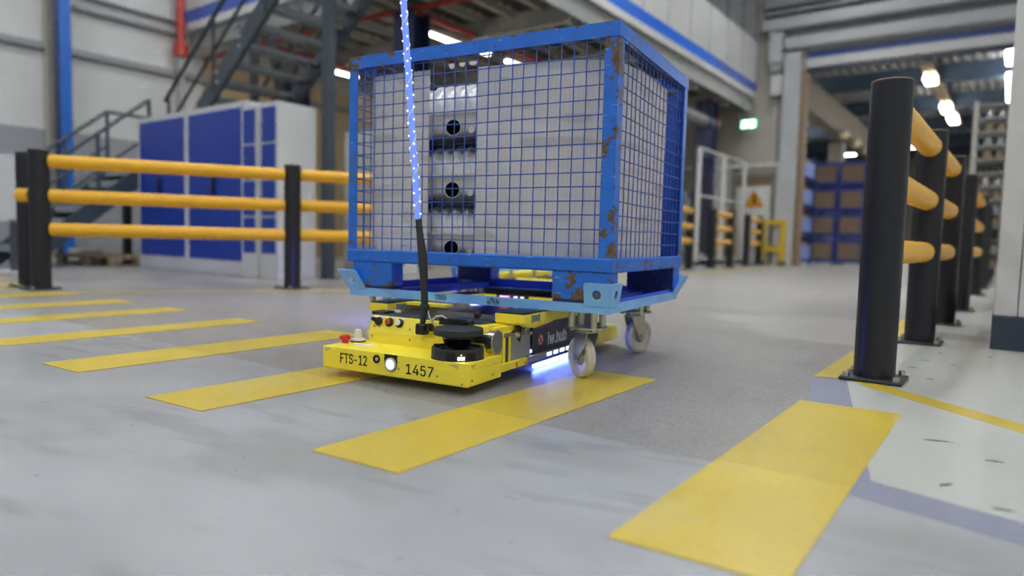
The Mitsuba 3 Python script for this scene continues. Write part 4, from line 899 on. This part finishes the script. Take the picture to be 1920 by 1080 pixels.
# LED rod
t = thing('led_rod', 'tall flexible rod wound with blue white lights, on a black rubber foot on the vehicle', 'light rod')
rod = [(0.016, -0.752, 0.165), (0.018, -0.752, 0.20), (0.026, -0.752, 0.245), (0.022, -0.752, 0.33), (0.014, -0.752, 0.43), (0.002, -0.752, 0.50), (-0.010, -0.752, 0.575)]
part(t, 'foot', cat(tube(rod[1:], [0.010, 0.0125, 0.0125, 0.0165, 0.0125, 0.010], 16), lathe([(0.0155, 0), (0.0165, 0.004), (0.0165, 0.012), (0.0145, 0.014)], (0.0255, -0.752, 0.25)), lathe([(0.0145, 0), (0.0148, 0.003), (0.0145, 0.008)], (0.021, -0.752, 0.335)), lathe([(0.0125, 0), (0.0135, 0.004), (0.0125, 0.008)], (-0.0035, -0.752, 0.53))), 'm_rubber', 'black rubber sleeve', smooth=50)
part(t, 'clamp', cat(bx(-0.004, 0.036, -0.768, -0.7355, 0.158, 0.196, 0.004), bx(0.036, 0.06, -0.762, -0.738, 0.172, 0.198, 0.004)), 'm_black', 'black clamp')
zt = 2.0
def rodp(z):
    s = (z - 0.575) / (1.318 - 0.575)
    return np.array([-0.010 - 0.075 * s, -0.752, z])
part(t, 'tube', tube([rodp(z) for z in np.linspace(0.56, zt, 12)], 0.0112, 14), 'm_led_tube', 'translucent blue tube', smooth=50, **glow((0.17, 0.27, 0.80), 0.50))
part(t, 'spiral', tube([rodp(z) + 0.0110 * np.array([math.cos(z * 2 * PI / 0.105), math.sin(z * 2 * PI / 0.105), 0]) for z in np.linspace(0.575, zt - 0.02, 420)], 0.0026, 6), 'm_paper', 'milky spiral cord', smooth=60)
beads = []
for i, z in enumerate(np.arange(0.58, zt - 0.02, 0.0142)):
    a = i * 2.18
    b = trimesh.creation.icosphere(1, 0.0032)
    b.apply_translation(rodp(z) + 0.0122 * np.array([math.cos(a), math.sin(a), 0]))
    beads.append(b)
part(t, 'beads', cat(beads), 'm_paper', 'bright white blue light beads', stuff=True, **glow((0.75, 0.85, 1.0), 6.0))

# ------------------------------------------------------------------ light blue dolly
t = DO = thing('dolly', 'light blue steel dolly on white swivel castors under the mesh cage', 'dolly')
RX, RY, RZ0, RZ1 = 0.592, 0.447, 0.2440, 0.2790
e = 0.008
part(t, 'rim', cat(bx(-RX, RX, -RY, -RY + e, RZ0, RZ1), bx(-RX, RX, -RY + e, -RY + 0.06, RZ0, RZ0 + 0.005)), 'm_dolly')
part(t, 'rim', cat(bx(-RX, RX, RY - e, RY, RZ0, RZ1), bx(-RX, RX, RY - 0.06, RY - e, RZ0, RZ0 + 0.005)), 'm_dolly')
for s in (-1, 1):
    part(t, 'rim', cat(bx(s * RX, s * (RX - e), -RY + e, RY - e, RZ0, RZ1), bx(s * (RX - e), s * (RX - 0.06), -RY + 0.06, RY - 0.06, RZ0, RZ0 + 0.005)), 'm_dolly')
    part(t, 'blue_lit_face', bx(s * (RX - e - 0.0005), s * (RX - e - 0.004), -RY + 0.07, RY - 0.07, RZ0 + 0.005, RZ1 + 0.012), 'm_dolly_blue_lit', 'inner face with blue lamp light put into its colour')  # thin plate over the rim, blue lamp light painted into it
part(t, 'blue_lit_face', bx(-RX + 0.07, RX - 0.07, RY - e - 0.004, RY - e - 0.0005, RZ0 + 0.005, RZ1 + 0.012), 'm_dolly_blue_lit', 'inner face with blue lamp light put into its colour')
part(t, 'rear_skirt', bx(-RX + 0.1, 0.40, RY - 0.016, RY - 0.013, 0.205, RZ0 + 0.006), 'm_navy', 'dark skirt plate at the far side')
for x in (-0.42, 0.42):
    part(t, 'cross_member', bx(x - 0.03, x + 0.03, -RY + 0.06, RY - 0.06, RZ0, RZ0 + 0.03), 'm_dolly_blue_lit', 'cross member, blue lamp light put into its colour')
# worn patches on the front rim
for x0, w in ((-0.148, 0.062), (0.097, 0.058)):
    dots = []
    for i in range(110):
        x, z = x0 + w * rng.beta(1.8, 1.8), RZ0 + 0.0035 + 0.029 * rng.beta(1.8, 1.8)
        rr = 0.0007 + 0.0017 * rng.random() ** 2
        dots.append(extrude(saff.rotate(saff.scale(Point(0, 0).buffer(rr, 3), 1.7, 1.0), 180 * rng.random()), 0.0004, (x, -RY, z), (1, 0, 0), (0, 0, 1)))
    part(t, 'worn_patch', cat(dots), 'm_scuff', 'dark scuffed patch', stuff=True)
# corner guides
def guide(poly, hole, o, u, v, extra=None):
    g = Polygon(poly).buffer(-0.008).buffer(0.008, 6).difference(Point(*hole).buffer(0.0165, 16))
    return extrude(g, 0.006, o, u, v)
for sx in (-1, 1):
    for sy in (-1, 1):
        W, Hh = 0.094, 0.082
        f = 0.012 if (sx, sy) == (1, -1) else 0.038
        cut = 0.0 if (sx, sy) == (1, -1) else 0.030
        o1 = np.array([sx * (RX + 0.002), sy * (RY + 0.001), RZ1 - 0.008])
        ms = []
        for u, nrm, tl in ((np.array([-sx * 1.0, 0, 0]), np.array([0, sy * 1.0, 0]), 1), (np.array([0, -sy * 1.0, 0]), np.array([sx * 1.0, 0, 0]), 2)):
            v = nrm * f + np.array([0, 0, Hh])
            Lv = np.linalg.norm(v)
            g = Polygon([(0, 0), (W, 0), (W - cut, Lv), (-f, Lv)])
            inner = g.buffer(-0.010).buffer(0.010, 6)
            g = inner.union(Polygon([(0, 0), (W * 0.5, 0), (W * 0.5 - cut / 2, Lv), (-f, Lv)])).difference(Point(W * 0.52 - cut * 0.4 - f * 0.3, Lv * 0.50).buffer(0.0165, 16))
            ms.append(extrude(g, 0.005, o1 - np.cross(u, v / Lv) * 0.0025, u, v / Lv))
        k = part(t, 'corner_guide', cat(ms), 'm_dolly', 'flared corner guide with round holes')
# castors
def castor(root, c, nrm, back):
    c = np.array([c[0], c[1], 0.0])
    n = np.array([nrm[0], nrm[1], 0.0])
    n /= np.linalg.norm(n)
    f = np.array([-n[1], n[0], 0.0]) * back
    k = part(root, 'castor', lathe([(0, 0), (0.036, 0), (0.038, 0.004), (0.036, 0.012), (0.024, 0.016), (0, 0.016)], c - f * 0.03 + np.array([0, 0, 0.170]), n=24), 'm_zinc', 'swivel castor', smooth=35)
    R, w = 0.0765, 0.018
    wc = c + np.array([0, 0, R + 0.0004])
    part(k, 'wheel', lathe([(0.030, -w * 0.4), (0.054, -w * 0.55), (0.060, -w), (R - 0.010, -w), (R - 0.002, -w * 0.72), (R, -w * 0.35), (R - 0.0025, 0), (R, w * 0.35), (R - 0.002, w * 0.72), (R - 0.010, w), (0.060, w), (0.054, w * 0.55), (0.030, w * 0.4)], wc, n, n=48), 'm_wheel', 'white nylon wheel', smooth=40)
    part(k, 'hub', lathe([(0, -w * 1.1), (0.022, -w * 1.1), (0.026, -w * 0.9), (0.031, -w * 0.4), (0.031, w * 0.4), (0.026, w * 0.9), (0.022, w * 1.1), (0, w * 1.1)], wc, n, n=28), 'm_wheel_rim', smooth=40)
    part(k, 'axle', cat(lathe([(0, -0.034), (0.009, -0.034), (0.009, -0.027), (0.005, -0.027), (0.005, 0.027), (0.009, 0.027), (0.009, 0.034), (0, 0.034)], wc, n, n=14)), 'm_zinc', smooth=35)
    top = c - f * 0.028 + np.array([0, 0, 0.172])
    for s in (-1, 1):
        off = n * s * 0.0245
        pf = [(-0.042, 0.0), (0.040, 0.0), (0.038, -0.035), (0.050, -0.086), (0.042, -0.110), (0.022, -0.114), (0.008, -0.096), (-0.026, -0.05)]
        g = Polygon(pf).buffer(-0.006).buffer(0.006, 5)
        part(k, 'fork', extrude(g, 0.004, top + off - np.cross(f, [0, 0, 1.0]) * 0.002, f, (0, 0, 1)), 'm_zinc', smooth=False)
    part(k, 'fork_crown', put(bx(-0.034, 0.034, -0.0265, 0.0265, -0.003, 0.003), top, f, np.cross([0, 0, 1.0], f)), 'm_zinc')
    part(k, 'mounting_plate', extrude(Point(0, 0).buffer(0.075, 4).union(Point(0, 0).buffer(0.062, 16)), 0.006, c - f * 0.03 + np.array([0, 0, 0.186])), 'm_zinc')
    for a in (45, 135, 225, 315):
        q = c - f * 0.03 + 0.060 * np.array([math.cos(math.radians(a)), math.sin(math.radians(a)), 0])
        part(k, 'spacer', cat(cyl(q + [0, 0, 0.192], q + [0, 0, 0.246], 0.0125, 14), cyl(q + [0, 0, 0.178], q + [0, 0, 0.186], 0.009, 6)), 'm_zinc', smooth=35)
castor(t, (0.470, -0.385), (-0.56, -0.83), -1)
castor(t, (0.465, 0.290), (0.90, -0.43), 1)
castor(t, (-0.44, -0.36), (0.3, 1.0), -1)
castor(t, (-0.46, 0.33), (1.0, 0.3), 1)

# ------------------------------------------------------------------ blue mesh cage
t = CG = thing('mesh_cage', 'scratched blue wire mesh cage with rusty corners, standing on the light blue dolly', 'cage')
Z0, Z1, ZB = 0.389, 1.247, 0.441
def angle(x, y, sx, sy, z0, z1, w=0.05, k=0.005):
    return cat(bx(x, x - sx * w, y, y - sy * k, z0, z1), bx(x, x - sx * k, y - sy * k, y - sy * w, z0, z1))
for sx in (-1, 1):
    for sy in (-1, 1):
        mk = 'm_cage_rust' if (sx, sy) == (1, -1) else 'm_cage_blue'
        k = part(t, 'corner_post', angle(sx * HX, sy * HY, sx, sy, ZB - 0.002, Z1 - 0.05, 0.052 if (sx, sy) == (1, -1) else 0.044), mk)
for s in (-1, 1):
    part(t, 'top_rail', cat(bx(-HX - 0.003, HX + 0.003, s * (HY + 0.003), s * (HY - 0.003), Z1 - 0.05, Z1, 0.0), bx(-HX, HX, s * (HY - 0.003), s * (HY - 0.045), Z1 - 0.005, Z1)), 'm_cage_blue')
    part(t, 'top_rail', cat(bx(s * (HX + 0.003), s * (HX - 0.003), -HY + 0.003, HY - 0.003, Z1 - 0.05, Z1), bx(s * (HX - 0.003), s * (HX - 0.045), -HY + 0.045, HY - 0.045, Z1 - 0.005, Z1)), 'm_cage_blue')
    part(t, 'base_rail', bx(-HX - 0.004, HX + 0.004, s * (HY + 0.004), s * (HY - 0.04), Z0, ZB, 0.005), 'm_cage_blue' if s > 0 else 'm_cage_blue')
    part(t, 'base_rail', bx(s * (HX + 0.004), s * (HX - 0.04), -HY + 0.04, HY - 0.04, Z0, ZB, 0.005), 'm_cage_blue')
part(t, 'inner_flange', bx(HX - 0.036, HX - 0.006, -HY + 0.06, HY - 0.05, 1.189, 1.194), 'm_cage_dark')  # flange in darker blue, shade of its underside put into the colour
part(t, 'bottom', bx(-HX + 0.04, HX - 0.04, -HY + 0.04, HY - 0.04, 0.400, 0.408), 'm_cage_dark')
for sx in (-1, 1):
    for sy in (-1, 1):
        x0, x1 = (0.372, HX - 0.004) if sx > 0 else (-0.575, -0.364)
        y0, y1 = (-HY, -0.372) if sy < 0 else (0.365, HY)
        mk = 'm_cage_dark' if sy > 0 else ('m_cage_rust' if sx > 0 else 'm_cage_blue')
        k = part(t, 'foot', bx(x0, x1, y0, y1, 0.2885, Z0 + 0.002, 0.004), 'm_cage_blue' if sy > 0 else mk)
        part(k, 'shadow_strip', bx(x0 + 0.004, x1 - 0.004, y0 + 0.004, y1 - 0.004, 0.2795, 0.2885), 'm_cage_dark')  # dark strip under the foot, the shadow there put into the colour
        if sy > 0:
            part(k, 'shaded_face', bx(x0 + 0.004, x1 - 0.004, y0 - 0.003, y0 + 0.001, 0.289, Z0), 'm_cage_dark', 'front face of the foot, shade painted dark')  # front of the rear foot, its shade painted as a dark plate
def wires(u0, u1, v0, v1, fixed, horizontal_axis):
    """welded grid, 50 mm pitch; u along the panel, v upwards; the wires bulge a little"""
    ms, r = [], 0.0023
    def P(u, v, off):
        o = off + 0.006 * (meshkit.noise(np.array([u * 5, v * 5, fixed * 3])) - 0.5)
        return (u, fixed + o, v) if horizontal_axis == 'x' else (fixed + o, u, v)
    for u in np.arange(u0 + 0.025, u1, 0.05):
        j = 0.004 * (rng.random() - 0.5)
        ms.append(tube([P(u + j + 0.003 * (meshkit.noise(np.array([u * 30, v * 6, 2.0])) - 0.5), v, 0) for v in np.linspace(v0, v1, 9)], r, 5, False))
    for v in np.arange(v0 + 0.05, v1 - 0.01, 0.05):
        ms.append(tube([P(u, v + 0.004 * (meshkit.noise(np.array([u * 7, v * 33, 5.0])) - 0.5), 0.0045) for u in np.linspace(u0, u1, 13)], r, 5, False))
    return cat(ms)
part(t, 'wire_mesh', wires(-HX + 0.005, HX - 0.005, ZB, Z1 - 0.02, -HY + 0.009, 'x'), 'm_wire', 'welded wire mesh', smooth=True, stuff=True)
part(t, 'wire_mesh', wires(-HY + 0.005, HY - 0.005, ZB, Z1 - 0.02, HX - 0.013, 'y'), 'm_wire', 'welded wire mesh', smooth=True, stuff=True)
part(t, 'wire_mesh', wires(-HY + 0.005, HY - 0.005, ZB, Z1 - 0.02, -HX + 0.009, 'y'), 'm_wire', 'welded wire mesh', smooth=True, stuff=True)
part(t, 'wire_mesh', wires(-HX + 0.005, HX - 0.005, ZB, 0.95, HY - 0.013, 'x'), 'm_wire', 'welded wire mesh', smooth=True, stuff=True)

# ------------------------------------------------------------------ what the cage holds
def curved_sheet(path, z0, z1, th, sag=0.0, n=40):
    ls = shapely.LineString(path)
    ls = ls.segmentize(0.02) if hasattr(ls, 'segmentize') else ls
    P = np.array(shapely.LineString(path).coords)
    # smooth the corner by Chaikin cuts
    for _ in range(3):
        Q = [P[0]]
        for a, b in zip(P[:-1], P[1:]):
            Q += [0.75 * a + 0.25 * b, 0.25 * a + 0.75 * b]
        P = np.vstack([Q, P[-1:]])
    return extrude(shapely.LineString(P).buffer(th / 2, cap_style='flat'), z1 - z0, (0, 0, z0))
whole('liner_sheet', curved_sheet([(0.010, -0.402), (0.22, -0.388), (0.40, -0.352), (0.53, -0.285), (0.566, -0.10), (0.574, 0.08), (0.560, 0.26)], 0.4085, 1.160, 0.006), 'm_sheet',
      'large curved off-white plastic sheet filling the right half of the cage', 'plastic sheet', 'off-white sheets in the cage', smooth=35)
whole('liner_sheet', curved_sheet([(-0.222, -0.400), (-0.36, -0.402), (-0.50, -0.395), (-0.555, -0.36), (-0.562, -0.24), (-0.565, 0.2)], 0.4085, 1.172, 0.006), 'm_sheet',
      'narrower off-white plastic sheet in the left part of the cage, behind the LED rod', 'plastic sheet', 'off-white sheets in the cage', smooth=35)
whole('blue_sheet', bx(0.28, 0.565, 0.405, 0.411, 0.4085, 1.165, 0.001), 'm_blue_sheet', 'blue plastic sheet standing in the far right corner of the cage', 'plastic sheet')

def muffler(zf, lb):
    t = thing('muffler', lb, 'car part', 'ribbed metal exhaust parts stacked in the cage')
    x0, x1, yc = -0.275, 0.06, -0.235
    nx, na = 140, 24
    V, F = [], []
    for i in range(nx + 1):
        x = x0 + (x1 - x0) * i / nx
        for j in range(na + 1):
            a = PI * j / na                     # 0 = front, pi = back
            sa, ca = max(math.sin(a), 0.0), math.cos(a)
            ph = ((x - x0 + 0.030 * sa) / 0.052) % 1.0
            rib = 1.0 if ph < 0.50 else 0.0     # broad raised ribs with grooves between them
            ed = min(ph, abs(ph - 0.50), 1 - ph) / 0.06
            rib = rib if ed >= 1 else 0.5 + (rib - 0.5) * ed
            step = 0.004 * (1 if (a * 5.2) % 1.0 < 0.5 else 0) * rib
            fade = min(1.0, a / 0.16)
            ry, rz = 0.119 + (0.013 * rib + step) * fade, 0.112 + (0.013 * rib + step) * fade
            V.append((x, yc - ry * (abs(ca) ** 0.8) * (1 if ca > 0 else -1), zf + 0.004 + rz * sa ** 0.75))
    for i in range(nx):
        for j in range(na):
            p, q = i * (na + 1) + j, (i + 1) * (na + 1) + j
            F += [(p, q, q + 1), (p, q + 1, p + 1)]
    part(t, 'heat_shield', trimesh.Trimesh(V, F, process=False), 'm_muffler', 'ribbed shiny heat shield', smooth=30)
    part(t, 'flange', bx(x0 - 0.005, x1, yc - 0.148, yc + 0.14, zf - 0.005, zf + 0.004, 0.001), 'm_muffler_dull', 'folded seam')
    low = [(yc - 0.128, zf - 0.0055)] + [(yc - 0.130 * math.cos(a), zf - 0.0055 - 0.100 * math.sin(a) ** 0.40) for a in np.linspace(0.12, PI - 0.12, 24)] + [(yc + 0.128, zf - 0.0055)]
    part(t, 'body', side_profile(low, x0 + 0.004, x1), 'm_muffler_dull', 'smooth lower shell', smooth=35)
    hx, hz = -0.124, zf - 0.060
    k = part(t, 'pipe_stub', lathe([(0.0295, 0.0), (0.0310, 0.01), (0.0335, 0.02), (0.0335, 0.028), (0.0315, 0.028), (0.0310, 0.02), (0.0310, 0.0)], (hx, yc - 0.118, hz), (0.22, -1, 0.05), n=28), 'm_muffler', 'round pipe opening', smooth=40)
    part(k, 'opening', cyl(np.array([hx, yc - 0.12, hz]), np.array([hx + 0.0045, yc - 0.1405, hz + 0.001]), 0.0309, 24), 'm_hole', 'dark opening')
    part(t, 'bung', lathe([(0.012, 0), (0.012, 0.012), (0.007, 0.012), (0.007, 0.004), (0, 0.004)], (hx + 0.085, yc - 0.125, hz - 0.012), (0.2, -1, 0), n=14), 'm_muffler')
for zf, lb in ((1.000, 'uppermost ribbed metal exhaust part between the white sheets in the cage'), (0.752, 'middle ribbed metal exhaust part between the white sheets in the cage'), (0.516, 'lowest ribbed metal exhaust part between the white sheets in the cage')):
    muffler(zf, lb)
for z in (0.875, 0.628):
    whole('separator_sheet', bx(-0.268, 0.25, -0.37, 0.3, z, z + 0.005), 'm_navy', 'dark blue separator between the exhaust parts, ' + ('upper' if z > 0.7 else 'lower') + ' one', 'separator')
for x in (-0.265,):
    whole('blue_rod', bx(-0.290, -0.272, -0.33, 0.3, 0.4085, 0.905), 'm_blue_sheet', 'upright blue board at the left end of the exhaust parts in the cage', 'board')
for i, (x, w) in enumerate([(-0.092, 0.030), (-0.044, 0.028), (0.006, 0.036)]):
    whole('hanging_tag', extrude(Polygon([(-w / 2, 0), (w / 2, 0), (w / 2 * 0.8, -0.012), (0, -0.022 if i == 0 else -0.016), (-w / 2 * 0.8, -0.012)]), 0.002, (x, -HY + 0.018, 1.175), (1, 0, 0), (0, 0, 1)), 'm_paper',
          ['left', 'middle', 'right'][i] + ' one of three small translucent clips hanging on the cage mesh above the exhaust parts', 'clip', 'clips on the cage mesh')
frame()
